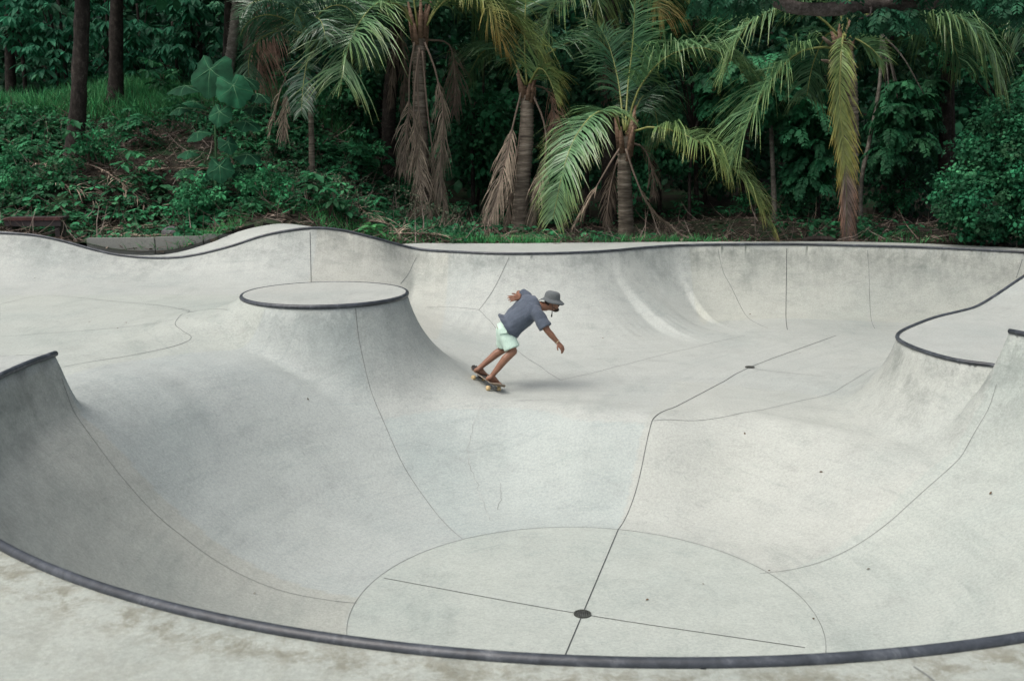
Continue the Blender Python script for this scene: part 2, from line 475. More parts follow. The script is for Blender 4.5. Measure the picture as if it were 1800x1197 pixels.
# grid, 4 cm over the bowl, coarser on the near deck and outside the frame
gx = np.r_[np.arange(-13.5, -9.4, 0.12), np.arange(-9.4, 11.2, 0.04), np.arange(11.2, 13.6, 0.12)]
gy = np.r_[np.arange(-3, 3.0, 0.15), np.arange(3.0, 20.7, 0.04)]
GX, GY = np.meshgrid(gx, gy)
sh = GX.shape
X, Y = GX.ravel().copy(), GY.ravel().copy()
Z, sdist, bx, by = field(X, Y)
near_lip = np.abs(sdist) < 0.024
X[near_lip], Y[near_lip] = bx[near_lip], by[near_lip]
by_ = back_y(X)
nb = (np.abs(Y - by_) < 0.024) & ~near_lip
Y[nb] = by_[nb]
mv = near_lip | nb
Z[mv] = field(X[mv], Y[mv])[0]
# on the lip itself take the lip height, not a deck that ends there
idx = np.arange(X.size).reshape(sh)
quads = np.stack([idx[:-1, :-1], idx[:-1, 1:], idx[1:, 1:], idx[1:, :-1]], -1).reshape(-1, 4)
keep = (Y[quads] <= back_y(X[quads]) + 0.012).all(1)
quads = quads[keep]
used = np.zeros(X.size, bool); used[quads.ravel()] = True
remap = np.cumsum(used) - 1
quads = remap[quads]
V = np.stack([X, Y, Z], 1)[used]
# pours of slightly different colour
r = np.hypot(V[:, 0] - CX, V[:, 1] - CY); dg = np.degrees(np.arctan2(V[:, 1] - CY, V[:, 0] - CX)); dg = np.where(dg < -90, dg + 360, dg)
sdv = sdist[used]
tint = np.ones((len(V), 3))
def pour(mask, c):
    tint[mask] *= np.array(c)
inb = (sdv > 0)
deep = inb & (r > RF) & (r < 5.6)
seam_mid = 75.4 - 2.4 * np.clip((r - RF) / 1.6, 0, 1)
pour(deep & (dg > seam_mid) & (dg < 122.6) & (V[:, 2] < -1.35), (0.955, 1.0, 1.015))
pour(deep & (dg > 24) & (dg <= seam_mid), (1.005, 1.0, 0.985))
pour(deep & (dg <= 24), (0.96, 0.985, 0.97))
pour(deep & (dg > 122.6) & (dg < 170.2), (0.95, 0.975, 0.99))
pour(deep & (dg >= 170.2) & (dg < 268), (0.95, 0.935, 0.90))
pour(inb & (r <= RF), (0.985, 1.015, 0.995))
farw = inb & (V[:, 1] > 15.5) & (V[:, 2] > -1.30)
kx = V[:, 0]
pour(farw & (kx > -3.6) & (kx < -1.2), (1.03, 1.0, 0.965))
pour(farw & (kx > 3.5), (1.03, 1.015, 0.975))
pour(inb & (r > 5.6) & (kx < -2) & (V[:, 1] < 16), (0.985, 1.0, 0.975))
tint[(sdv < 0) & (V[:, 1] < 7)] *= np.array((0.93, 0.945, 0.905))
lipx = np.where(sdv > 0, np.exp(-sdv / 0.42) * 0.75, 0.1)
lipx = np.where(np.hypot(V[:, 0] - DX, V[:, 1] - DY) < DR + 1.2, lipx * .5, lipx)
lipx = np.where((sdv > 0) & (dg > 165) & (dg < 250) & (r < 5.2), np.maximum(lipx, 0.4 * np.exp(-sdv / 1.0)), lipx)
dk = -sdv
lipy = np.where((sdv < 0) & (V[:, 1] < 7), np.exp(-((dk - 0.13) / 0.13) ** 2) * 0.8 + 0.22 * np.exp(-((dk - 0.55) / 0.3) ** 2), 0)
me = mesh('skate_bowl', V, quads, M_CONC, True, col=tint)
a = me.attributes.new('lip', 'FLOAT_VECTOR', 'POINT')
lv = np.zeros((len(V), 3), np.float32); lv[:, 0] = lipx; lv[:, 1] = lipy
a.data.foreach_set('vector', lv.ravel())
a = me.attributes.new('flow', 'FLOAT_VECTOR', 'POINT')
lv = np.zeros((len(V), 3), np.float32); lv[:, 0] = np.where(r < 5.6, r, sdv); lv[:, 1] = np.where(r < 5.6, np.radians(dg) * 3.5, V[:, 0] + 20)
a.data.foreach_set('vector', lv.ravel())
bowl = link('skate_bowl', me)
tag(bowl, 'pale grey poured concrete skate bowl with flowing transitions and black lips', kind='structure')

# copings: pipes along each lip, each a part of the bowl
def coping(P, rad=0.024, close=False, lift=0.004, n=10):
    P = np.asarray(P)[:, :3]
    if close: P = np.vstack([P, P[:2]])
    m = MB(); m.tube([(p[0], p[1], p[2] + lift) for p in P], rad, n, caps=not close)
    return m.build('coping', M_COPING, bowl)
coping(FAR)
coping(RING, rad=0.027)
coping(PEN)
coping(DISC, close=True, rad=0.03, lift=-0.012)

# platform of the island: its own pour, 4 mm proud of the mound
V = [(DX, DY, DZ + 0.012)]; F = []
NA = 72
for q, rr in enumerate((0.35, 0.75, DR - 0.005)):
    for k in range(NA):
        an = 2 * math.pi * k / NA
        V.append((DX + rr * math.cos(an), DY + rr * math.sin(an), DZ + 0.012))
for k in range(NA):
    F.append((0, 1 + k, 1 + (k + 1) % NA))
    for q in range(2):
        a0 = 1 + q * NA + k; b0 = 1 + q * NA + (k + 1) % NA
        F.append((a0, a0 + NA, b0 + NA, b0))
link('platform', mesh('platform', V, F, M_SLAB), bowl)

# joints: thin strips of filler draped over the concrete
def strip_on(xy, width, name, mat, lift=0.003, step=0.05, wob=0.0, rng=None):
    xy = np.asarray(xy, float)
    n = max(4, int(np.linalg.norm(np.diff(xy, axis=0), axis=1).sum() / step))
    q = spline(np.c_[xy, np.zeros(len(xy))], n)[:, :2]
    if wob:
        q = q + np.cumsum(rng.normal(0, wob, q.shape), 0) * 0.6 + rng.normal(0, wob, q.shape)
    t = np.gradient(q, axis=0); t /= np.linalg.norm(t, axis=1)[:, None] + 1e-9
    nn = np.c_[-t[:, 1], t[:, 0]] * width / 2
    A, B = q + nn, q - nn
    e = 0.03
    z0 = field(q[:, 0], q[:, 1])[0]
    zx = (field(q[:, 0] + e, q[:, 1])[0] - field(q[:, 0] - e, q[:, 1])[0]) / (2 * e)
    zy = (field(q[:, 0], q[:, 1] + e)[0] - field(q[:, 0], q[:, 1] - e)[0]) / (2 * e)
    N = np.c_[-zx, -zy, np.ones(len(q))]; N /= np.linalg.norm(N, axis=1)[:, None]
    T3 = np.c_[t, zx * t[:, 0] + zy * t[:, 1]]; T3 /= np.linalg.norm(T3, axis=1)[:, None]
    S = np.cross(N, T3); P0 = np.c_[q, z0] + N * lift
    V = np.vstack([P0 + S * width / 2, P0 - S * width / 2])
    i = np.arange(n - 1)
    F = np.stack([i, i + 1, i + 1 + n, i + n], 1)
    return link(name, mesh(name, V, F, mat), bowl)
def joint_px(px, width=0.012, mat=None, name='expansion_joint', **k):
    return strip_on([drape_px(u, v)[:2] for u, v in px], width, name, mat or M_JOINT, **k)
joint_px([(625, 543), (630, 590), (640, 640), (665, 720), (700, 800), (750, 880), (813, 947)], 0.006, M_JOINT_PALE)
joint_px([(108, 665), (120, 700), (140, 740), (180, 795), (250, 880), (330, 950), (470, 1030), (560, 1052), (627, 1060)], 0.006, M_JOINT_PALE)
joint_px([(1335, 1008), (1450, 985), (1560, 920), (1650, 840), (1708, 770), (1738, 718), (1752, 675)], 0.006, M_JOINT_PALE)
q0, q1 = at_z(1087, 930, DEEP)[:2], drape_px(1147, 738)[:2]
strip_on([q0, q0 * .5 + q1 * .5 + np.array([.03, 0]), q1], 0.007, 'expansion_joint', M_JOINT)
strip_on([polar(RF, a) for a in np.linspace(0, 360, 60)], 0.006, 'expansion_joint', M_JOINT_PALE)
d1 = np.array(at_z(1087, 930, DEEP)[:2]); c0 = np.array([CX, CY])
strip_on([d1, c0, c0 - (d1 - c0)], 0.011, 'expansion_joint', M_JOINT)
e1, e2 = at_z(675, 1016, DEEP)[:2], at_z(1415, 1138, DEEP)[:2]
strip_on([e1, c0, e2], 0.009, 'expansion_joint', M_JOINT)
joint_px([(1147, 738), (1230, 693), (1318, 646), (1400, 615), (1470, 590)], 0.011)
joint_px([(985, 668), (1090, 643), (1180, 620), (1310, 590)], 0.007, M_JOINT_PALE)
joint_px([(1320, 648), (1380, 655), (1450, 662)], 0.007, M_JOINT_PALE)
joint_px([(1145, 740), (1240, 738), (1330, 722), (1410, 704), (1475, 684), (1530, 650)], 0.007, M_JOINT_PALE)
joint_px([(545, 408), (546, 450), (547, 496)], 0.011)
joint_px([(732, 453), (724, 469), (704, 499)], 0.011, M_JOINT_PALE)
joint_px([(895, 452), (880, 485), (842, 545)], 0.011, M_JOINT_PALE)
joint_px([(1262, 437), (1272, 480), (1295, 525), (1350, 577)], 0.010, M_JOINT_PALE)
joint_px([(1383, 437), (1382, 510), (1384, 580)], 0.011)
joint_px([(1525, 440), (1528, 500), (1538, 578)], 0.009, M_JOINT_PALE)
joint_px([(1797, 456), (1786, 489)], 0.013, M_JOINT_PALE)
joint_px([(0, 592), (130, 583), (305, 562)], 0.008, M_JOINT_PALE)
joint_px([(110, 645), (200, 630), (280, 615), (325, 602), (336, 592), (320, 581), (308, 570), (316, 556), (333, 547), (318, 543)], 0.008, M_JOINT_PALE)
joint_px([(0, 535), (80, 520), (200, 530), (310, 542), (400, 545)], 0.008, M_JOINT_PALE)
joint_px([(750, 540), (790, 540), (842, 545)], 0.008, M_JOINT_PALE)
joint_px([(842, 545), (870, 575), (905, 612), (985, 668)], 0.008, M_JOINT_PALE)
joint_px([(1606, 1172), (1625, 1184), (1650, 1204)], 0.008, M_JOINT_PALE)
crng = np.random.default_rng(5)
for px in ([(848, 712), (836, 740), (822, 790), (830, 815)], [(818, 800), (835, 845), (868, 912)], [(1168, 906), (1195, 925), (1240, 945)], [(905, 705), (940, 704), (985, 701)], [(775, 723), (777, 732)], [(880, 850), (876, 900)]):
    joint_px(px, 0.006, M_CRACK, 'hairline_crack', wob=0.012, rng=crng)

# drain grates
def drain(x, y, z, rad, label):
    t = empty('drain_cover', (x, y, z))
    tag(t, label, 'drain')
    m = MB(); m.tube([(0, 0, -0.02), (0, 0, 0.004)], rad, 28)
    m.build('well', M_JOINT, t)
    m = MB(); V = []; F = []
    for k in range(28):
        a = 2 * math.pi * k / 28
        for rr, zz in ((rad, 0.003), (rad, 0.012), (rad * .86, 0.012), (rad * .86, 0.003)): V.append((rr * math.cos(a), rr * math.sin(a), zz))
    for k in range(28):
        for q in range(3):
            a, b = k * 4 + q, ((k + 1) % 28) * 4 + q
            F.append((a, b, b + 1, a + 1))
    m.add(V, F); m.build('rim', M_IRON, t, smooth=False)
    for k in range(-3, 4):
        h = math.sqrt(max(0, (rad * .86) ** 2 - (k * rad * .24) ** 2))
        m = MB(); m.box((k * rad * .24, 0, 0.008), (rad * .10, 2 * h, 0.007)); m.build('bar', M_IRON, t, smooth=False)
    return t
M_IRON = plain('cast_iron', (0.085, 0.09, 0.08), 0.6, 0.3, 20, 0.6)
drain(CX, CY, DEEP, 0.078, 'round iron drain grate at the crossing of the joints in the deep bowl floor')
p = drape_px(1318, 646)
drain(p[0], p[1], p[2], 0.07, 'small round drain grate on the far shallow floor along the long diagonal joint')
# ------------------------------------------------------------------ ground behind the bowl
_rng = np.random.default_rng(11)
_wv = [(_rng.uniform(0.15, 1.6), _rng.uniform(0, 6.3), _rng.uniform(0, 6.3)) for _ in range(14)]
def rough(x, y):
    s = 0
    for f, a, ph in _wv: s = s + np.sin(f * (x * math.cos(a) + y * math.sin(a)) + ph) * 0.045 / f ** 0.6
    return s
LIPX = np.arange(-13.4, 13.5, 0.1)
LIPZ = field(LIPX, back_y(LIPX) - 0.03)[0]
LIPZ = LIPZ + np.where((LIPX > -8.2) & (LIPX < -4.7), 0.10, 0.0)
def ground_z(x, y):
    x = np.asarray(x, float); y = np.asarray(y, float)
    by = back_y(x)
    d = y - by
    wl = 1 - sstep((x + 6.2) / 5.2)
    hill = (2.75 * sstep((y - 20.0) / 7.6)) * wl + 0.5 * sstep((y - 24) / 10) * (1 - wl)
    z = 0.10 * sstep((-x - 3.2) / 2.0) + hill + rough(x, y) * sstep(d / 1.2) * (0.7 + wl)
    lip_z = np.interp(x, LIPX, LIPZ)
    z = z + (lip_z - 0.10 * sstep((-x - 3.2) / 2.0)) * (1 - sstep(d / 2.5)) - 0.03
    far = np.maximum(np.maximum(np.abs(x) - 14, 0), np.maximum(-3 - y, 0))
    z = np.where((y < by) , -0.06, z)
    z = z + 17 * sstep((y - 46) / 30) + 10 * sstep((np.abs(x) - 45) / 60)
    return z
xs = np.r_[-300, -220, -160, -120, -90, -70, np.arange(-55, -16, 2.0), np.arange(-16, 16, 0.16), np.arange(16, 56, 2.0), 70, 90, 120, 160, 220, 300]
ys = np.r_[-300, -200, -120, -70, -40, -20, -10, np.arange(-5, 17.5, 0.75), np.arange(17.5, 30, 0.12), np.arange(30, 60, 1.0), 64, 70, 78, 90, 110, 150, 220, 300]
gX, gY = np.meshgrid(xs, ys); s2 = gX.shape
gX, gY = gX.ravel(), gY.ravel().copy()
byy = back_y(gX)
snapm = np.abs(gY - byy) < 0.07
gY[snapm] = byy[snapm]
gZ = ground_z(gX, gY)
ii = np.arange(gX.size).reshape(s2)
gq = np.stack([ii[:-1, :-1], ii[:-1, 1:], ii[1:, 1:], ii[1:, :-1]], -1).reshape(-1, 4)
cx_, cy_ = gX[gq].mean(1), gY[gq].mean(1)
hole = (np.abs(cx_) < 13.3) & (cy_ > -2.6) & (cy_ < back_y(cx_) - 0.02)
gq = gq[~hole]
def ground_mat():
    m, nt, b = new_mat('forest_soil')
    geo = node(nt, 'ShaderNodeNewGeometry'); P = geo.outputs['Position']
    n1 = noise(nt, P, 0.7, 6, 0.65); n2 = noise(nt, P, 7, 8, 0.7); n3 = noise(nt, P, 45, 4, 0.7)
    c = ramp(nt, n2.outputs['Fac'], [(0.3, (0.012, 0.011, 0.009)), (0.5, (0.030, 0.026, 0.020)), (0.68, (0.058, 0.050, 0.039)), (0.8, (0.13, 0.112, 0.09))])
    gm = ramp(nt, n1.outputs['Fac'], [(0.47, g3(0)), (0.60, g3(1))])
    c = mixc(nt, c.outputs['Color'], (0.022, 0.050, 0.022), gm.outputs['Color'], 'MIX')
    c = mixc(nt, c, ramp(nt, n3.outputs['Fac'], [(0.3, g3(0.6)), (0.7, g3(1.4))]).outputs['Color'])
    L(nt, c, b.inputs['Base Color']); b.inputs['Roughness'].default_value = 0.95; b.inputs['Specular IOR Level'].default_value = 0.15
    bp = node(nt, 'ShaderNodeBump'); bp.inputs['Strength'].default_value = 0.8; bp.inputs['Distance'].default_value = 0.05
    L(nt, n2.outputs['Fac'], bp.inputs['Height']); L(nt, bp.outputs['Normal'], b.inputs['Normal'])
    return m
tag(link('ground', mesh('ground', np.stack([gX, gY, gZ], 1), gq, ground_mat())), 'dark forest floor of soil and litter rising into a bank on the left', kind='structure')

# ------------------------------------------------------------------ foliage kit
def leaf_mat(name, base=None, trans=0.3, rough=0.6, spec=0.2):
    """leaf colour comes from each leaf's own stored colour, times a base."""
    m, nt, b = new_mat(name)
    at = node(nt, 'ShaderNodeVertexColor', layer_name='tint')
    tc = node(nt, 'ShaderNodeTexCoord')
    n = noise(nt, tc.outputs['Object'], 6, 3)
    c = mixc(nt, at.outputs['Color'], ramp(nt, n.outputs['Fac'], [(0.3, g3(0.75)), (0.7, g3(1.25))]).outputs['Color'])
    if base is not None: c = mixc(nt, c, base)
    L(nt, c, b.inputs['Base Color']); b.inputs['Roughness'].default_value = rough; b.inputs['Specular IOR Level'].default_value = spec
    if trans:
        t = node(nt, 'ShaderNodeBsdfTranslucent'); L(nt, c, t.inputs['Color'])
        mx = node(nt, 'ShaderNodeMixShader'); mx.inputs['Fac'].default_value = trans
        out = nt.nodes['Material Output']
        L(nt, b.outputs['BSDF'], mx.inputs[1]); L(nt, t.outputs['BSDF'], mx.inputs[2]); L(nt, mx.outputs['Shader'], out.inputs['Surface'])
    return m
M_LEAF = leaf_mat('leaf')
M_FROND = leaf_mat('palm_frond', None, 0.2, 0.34, 0.5)
M_DEAD = leaf_mat('dead_palm_frond', None, 0.08, 0.8)
def bark(name, a, bcol, c3, scale=(6, 6, 6), sc=2.0, bump=0.6):
    m, nt, b = new_mat(name)
    tc = node(nt, 'ShaderNodeTexCoord')
    mp = node(nt, 'ShaderNodeMapping'); mp.inputs['Scale'].default_value = scale; L(nt, tc.outputs['Object'], mp.inputs['Vector'])
    n1 = noise(nt, mp.outputs['Vector'], sc, 8, 0.7, 0.3); n2 = noise(nt, tc.outputs['Object'], 1.2, 4)
    c = ramp(nt, n1.outputs['Fac'], [(0.32, a), (0.52, bcol), (0.72, c3)])
    c = mixc(nt, c.outputs['Color'], ramp(nt, n2.outputs['Fac'], [(0.35, g3(0.65)), (0.65, g3(1.25))]).outputs['Color'])
    L(nt, c, b.inputs['Base Color']); b.inputs['Roughness'].default_value = 0.9; b.inputs['Specular IOR Level'].default_value = 0.2
    bp = node(nt, 'ShaderNodeBump'); bp.inputs['Strength'].default_value = bump; bp.inputs['Distance'].default_value = 0.03
    L(nt, n1.outputs['Fac'], bp.inputs['Height']); L(nt, bp.outputs['Normal'], b.inputs['Normal'])
    return m
M_PTRUNK = bark('palm_trunk_bark', (0.045, 0.036, 0.03), (0.155, 0.132, 0.102), (0.34, 0.305, 0.25), (1.2, 1.2, 11), 1.7)
M_DARKBARK = bark('dark_bark', (0.012, 0.010, 0.009), (0.03, 0.025, 0.021), (0.08, 0.07, 0.06), (5, 5, 3), 2.4)
M_PALEBARK = bark('pale_bark', (0.06, 0.055, 0.045), (0.14, 0.13, 0.11), (0.28, 0.26, 0.23), (4, 4, 6), 2.0)
M_BRANCH = bark('branch_bark', (0.035, 0.03, 0.027), (0.075, 0.065, 0.06), (0.16, 0.145, 0.135), (9, 9, 9), 1.6)
M_HUSK = bark('palm_husk', (0.07, 0.045, 0.03), (0.17, 0.11, 0.075), (0.3, 0.22, 0.16), (4, 4, 12), 2.0)
M_STALK = plain('frond_stalk', (0.20, 0.22, 0.07), 0.5, 0.25, 3)
M_DSTALK = plain('dead_stalk', (0.17, 0.13, 0.10), 0.8, 0.25, 3)
M_STEM = plain('green_stem', (0.05, 0.13, 0.05), 0.6, 0.2, 4)
M_TWIG = plain('brown_twig', (0.10, 0.08, 0.06), 0.9, 0.3, 4)

def unit(a):
    return a / (np.linalg.norm(a, axis=-1, keepdims=True) + 1e-9)
LEAF4 = (np.array([[0, 0, 0], [-.34, .45, .06], [0, 1, -.10], [.34, .45, .06]]), np.array([[0, 3, 2, 1]]))
LEAF6 = (np.array([[0, 0, 0], [-.22, .30, .05], [-.20, .66, .03], [0, 1, -.16], [.20, .66, .03], [.22, .30, .05], [0, .35, -.02], [0, .7, -.05]]),
         np.array([[0, 6, 1, 1], [1, 6, 7, 2], [2, 7, 3, 3], [0, 5, 6, 6], [5, 4, 7, 6], [4, 3, 7, 7]]))
OVAL = (np.array([[0, 0, 0], [-.30, .38, .05], [-.26, .72, .02], [0, 1, -.10], [.26, .72, .02], [.30, .38, .05]]), np.array([[0, 5, 2, 1], [5, 4, 3, 2]]))
def scatter(tmpl, pos, axis, nrm, size, col, width=1.0):
    """many leaves as one vertex/face/colour block; axis = leaf length direction, nrm = leaf face direction."""
    T, F = tmpl
    n = len(pos); a = unit(np.asarray(axis, float)); nn = np.asarray(nrm, float)
    s = unit(np.cross(a, nn)); nn = np.cross(s, a)
    size = np.broadcast_to(np.asarray(size, float), (n,))[:, None, None]
    V = pos[:, None] + size * (T[None, :, 0, None] * s[:, None] * width + T[None, :, 1, None] * a[:, None] + T[None, :, 2, None] * nn[:, None])
    Fa = F[None] + (np.arange(n) * len(T))[:, None, None]
    C = np.repeat(np.asarray(col, float)[:, None, :], len(T), 1)
    return V.reshape(-1, 3), Fa.reshape(-1, F.shape[1]), C.reshape(-1, 3)
def join(blocks):
    V, F, C, o = [], [], [], 0
    for v, f, c in blocks:
        V.append(v); F.append(f + o); C.append(c); o += len(v)
    return np.vstack(V), np.vstack(F), np.vstack(C)
def fix_tris(F):
    return [tuple(dict.fromkeys(f)) for f in F.tolist()]
def leaves_obj(name, block, mat=None, parent=None, smooth=False):
    V, F, C = block
    if F.shape[1] == 4 and (F[:, 2] == F[:, 3]).any(): F = fix_tris(F)
    return link(name, mesh(name, V, F, mat or M_LEAF, smooth, col=C), parent)
def greens(rng, n, base, var=0.35, warm=0.1):
    """natural leaf-to-leaf colour variation round one leaf colour"""
    k = np.exp(rng.normal(0, var, n))[:, None]
    c = np.array(base)[None] * k
    c[:, 0] *= 1 + np.abs(rng.normal(0, warm * 3, n))
    return np.clip(c, 0, 0.6)
def sphere_dirs(rng, n):
    return unit(rng.normal(size=(n, 3)))
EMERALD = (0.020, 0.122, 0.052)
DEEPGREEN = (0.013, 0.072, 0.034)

# ------------------------------------------------------------------ palms
def px_curve(pts, Y, n):
    return spline([at_y(u, v, Y + dy) for u, v, dy in pts], n)
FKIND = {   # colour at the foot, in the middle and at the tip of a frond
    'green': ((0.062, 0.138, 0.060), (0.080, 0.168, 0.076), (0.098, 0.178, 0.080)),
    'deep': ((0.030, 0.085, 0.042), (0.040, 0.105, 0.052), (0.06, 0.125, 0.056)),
    'yellow_green': ((0.098, 0.178, 0.068), (0.122, 0.202, 0.078), (0.17, 0.21, 0.08)),  # a lighter, yellower leaf colour
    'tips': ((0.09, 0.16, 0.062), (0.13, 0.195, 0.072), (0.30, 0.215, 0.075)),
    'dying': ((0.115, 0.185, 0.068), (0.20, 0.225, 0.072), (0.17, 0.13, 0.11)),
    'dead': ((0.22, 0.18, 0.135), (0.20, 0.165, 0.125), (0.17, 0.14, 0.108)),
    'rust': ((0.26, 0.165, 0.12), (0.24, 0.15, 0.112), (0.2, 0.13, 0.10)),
    'shade': ((0.018, 0.055, 0.03), (0.024, 0.068, 0.037), (0.036, 0.082, 0.04)),  # own dark green of the slim palm
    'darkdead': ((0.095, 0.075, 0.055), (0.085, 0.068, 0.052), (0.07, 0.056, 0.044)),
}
def frond_geo(C, llen, kind, roll=0.0, start=0.2, hang=0.6, fwd=0.55, per_m=44, width=0.029, seed=0, ragged=0.12, fold=0.35):
    """leaflets of one frond along the curve C, as (V, F, colour)"""
    rng = np.random.default_rng(seed)
    seg = np.linalg.norm(np.diff(C, axis=0), axis=1); cum = np.r_[0, np.cumsum(seg)]; Ltot = cum[-1]
    nl = max(12, int(Ltot * (1 - start) * per_m))
    sv = np.linspace(start, 0.995, nl)
    if kind in ('dead', 'darkdead', 'rust'): ragged *= 1.9; width *= .72; fwd *= 1.35; per_m = int(per_m * .8)
    sv = np.clip(np.r_[sv, sv] + rng.normal(0, 0.25 / nl, 2 * nl), start, 1)
    sg = np.r_[np.ones(nl), -np.ones(nl)]
    P = np.stack([np.interp(sv * Ltot, cum, C[:, k]) for k in range(3)], 1)
    Tn = unit(np.gradient(C, axis=0)); T = unit(np.stack([np.interp(sv * Ltot, cum, Tn[:, k]) for k in range(3)], 1))
    up = np.array([0, 0, 1.0])
    side = np.cross(T, up) + np.array([0, 1e-3, 0]); 
    flat = np.linalg.norm(side, axis=1, keepdims=True)
    alt = unit(np.cross(T, np.array([0.0, 1.0, 0.0])) + 1e-6)
    side = np.where(flat > 0.25, side / (flat + 1e-9), alt)
    # keep one consistent side along the frond
    ref = side[0]
    for i in range(1, nl):
        for off in (0, nl):
            j = i + off
            if side[j] @ side[j - 1 if i > 0 and off == 0 else (j - 1 if i > 1 else i)] < 0: side[j] = -side[j]
    side[nl:] = np.where((side[nl:] * side[:nl]).sum(1, keepdims=True) < 0, -side[nl:], side[nl:])
    nrm = unit(np.cross(side, T))
    cr, sr = math.cos(roll), math.sin(roll)
    side, nrm = side * cr + nrm * sr, nrm * cr - side * sr
    x = (sv - start) / (1 - start)
    prof = np.clip(0.35 + 0.85 * np.sin(np.pi * np.clip(x * 0.86 + 0.08, 0, 1)) ** 0.8, 0, 1) * (1 - 0.45 * x ** 4)
    wvs = sum(np.sin(x * fq + ph) for fq, ph in zip(rng.uniform(6, 40, 4), rng.uniform(0, 6.3, 4)))
    lf = 1 + 0.13 * wvs / 1.4
    gone = rng.uniform(size=2 * nl) < (0.06 if kind not in ('dead', 'darkdead', 'rust') else 0.2)
    ll = (0.85 if kind in ('dead', 'darkdead') else 0.95 if kind == 'dying' else 1.32) * llen * prof * np.clip(1 + rng.normal(0, ragged, 2 * nl), 0.3, 1.4) * lf
    ll = np.where(gone, ll * .08, ll)
    f = fwd * (0.8 + 0.9 * x ** 2)
    D = unit(side * sg[:, None] + T * (f * (1 + .1 * wvs))[:, None] + nrm * (fold + .09 * wvs[:, None] * sg[:, None]) + rng.normal(0, 0.045 + ragged * .35, (2 * nl, 3)))
    hg = hang * np.clip(1 + rng.normal(0, 0.25, 2 * nl), 0.2, 2)
    K = 4
    steps = np.linspace(0, 1, K)
    pts = []
    p = P.copy(); d = D.copy()
    for k in range(K):
        pts.append(p.copy())
        p = p + d * (ll / (K - 1))[:, None]
        d = unit(d + np.array([0, 0, -1.0]) * (hg * 0.55)[:, None])
    pts = np.stack(pts, 1)                                          # (2nl, K, 3)
    ax = unit(pts[:, -1] - pts[:, 0])
    wv = unit(np.cross(ax, nrm) + rng.normal(0, 0.25, (2 * nl, 3)))
    ws = width * np.array([0.75, 1.0, 0.75])[None] * (0.6 + 0.4 * prof)[:, None] * np.clip(1 + rng.normal(0, .15, 2 * nl), .5, 1.5)[:, None]
    A = pts[:, :3] + wv[:, None] * ws[:, :, None] / 2; B = pts[:, :3] - wv[:, None] * ws[:, :, None] / 2
    V = np.concatenate([A, B, pts[:, 3:]], 1)                       # 7 verts a leaflet
    Fq = np.array([[0, 1, 4, 3], [1, 2, 5, 4], [2, 6, 5, 5]])
    F = (Fq[None] + (np.arange(2 * nl) * 7)[:, None, None]).reshape(-1, 4)
    k0, k1, k2 = (np.array(c) * (1.3 if kind in ('green', 'yellow_green', 'tips', 'deep', 'dying') else 1.45) for c in FKIND[kind])
    if kind == 'dying': cc = np.where(x[:, None] < 0.62, k0 + (k1 - k0) * np.clip(x / 0.55, 0, 1)[:, None], k1 + (k2 - k1) * np.clip((x - 0.6) / 0.08, 0, 1)[:, None])
    else: cc = np.where(x[:, None] < 0.5, k0 + (k1 - k0) * (x / 0.5)[:, None], k1 + (k2 - k1) * ((x - 0.5) / 0.5)[:, None])
    cc = cc * np.exp(rng.normal(0, 0.16, 2 * nl))[:, None]
    cv = np.repeat(cc[:, None], 7, 1)
    if kind in ('green', 'yellow_green', 'tips', 'deep', 'dying'):         # leaflets dry out at their ends
        cv[:, [2, 5, 6]] = cv[:, [2, 5, 6]] * np.array([1.25, 1.08, 0.95]); cv[:, 6] = cv[:, 6] * np.array([1.5, 1.1, 0.9])
    return V.reshape(-1, 3), F, cv.reshape(-1, 3)
_seed = [100]
def frond(root, curve, llen, kind='green', name=None, rad=0.028, **kw):
    _seed[0] += 1
    dead = kind in ('dead', 'rust', 'darkdead')
    base = np.array(root.location)
    C = curve - base
    V, F, c = frond_geo(C, llen, kind, seed=_seed[0], **kw)
    o = link(name or ('dead_frond' if dead else 'frond'), mesh('frond', V, fix_tris(F), M_DEAD if dead else M_FROND, False, col=c), root)
    m = MB(); k = np.linspace(0, len(C) - 1, 14).astype(int)
    m.tube(C[k], np.linspace(rad, 0.005, 14), 5)
    m.build('stalk', M_DSTALK if dead else M_STALK, o)
    return o
def arc_curve(p0, az, el, length, droop, n=30, twist=0.0):
    """a frond that leaves p0 and bends over under its weight; az from +x, el above the horizon (degrees)"""
    p = np.array(p0, float); a, e = R(az), R(el); out = [p.copy()]
    for i in range(n - 1):
        out.append(out[-1] + np.array([math.cos(a) * math.cos(e), math.sin(a) * math.cos(e), math.sin(e)]) * length / (n - 1))
        e = max(e - R(droop) / (n - 1) * (0.5 + 1.2 * i / n), R(-88)); a += R(twist) / n
    return np.array(out)
def palm_trunk(root, pts, r0, r1, mat=None, ring=0.085, jag=0.04, seed=0, bulge=1.35):
    rng = random.Random(seed)
    C = spline(pts, 30) - np.array(root.location)
    Ltot = np.linalg.norm(np.diff(C, axis=0), axis=1).sum()
    n = max(20, int(Ltot / ring) * 2)
    C = spline(C[::3], n)
    rad = []
    for i in range(n):
        t = i / (n - 1)
        r = r0 + (r1 - r0) * t
        r *= 1 + (bulge - 1) * max(0, 1 - t / 0.14) ** 2
        rad.append(r * (1.07 if i % 2 else 0.94) * rng.uniform(0.97, 1.03))
    m = MB(); m.tube(C, rad, 11, jag=jag, rng=rng)
    return m.build('trunk', mat or M_PTRUNK, root)
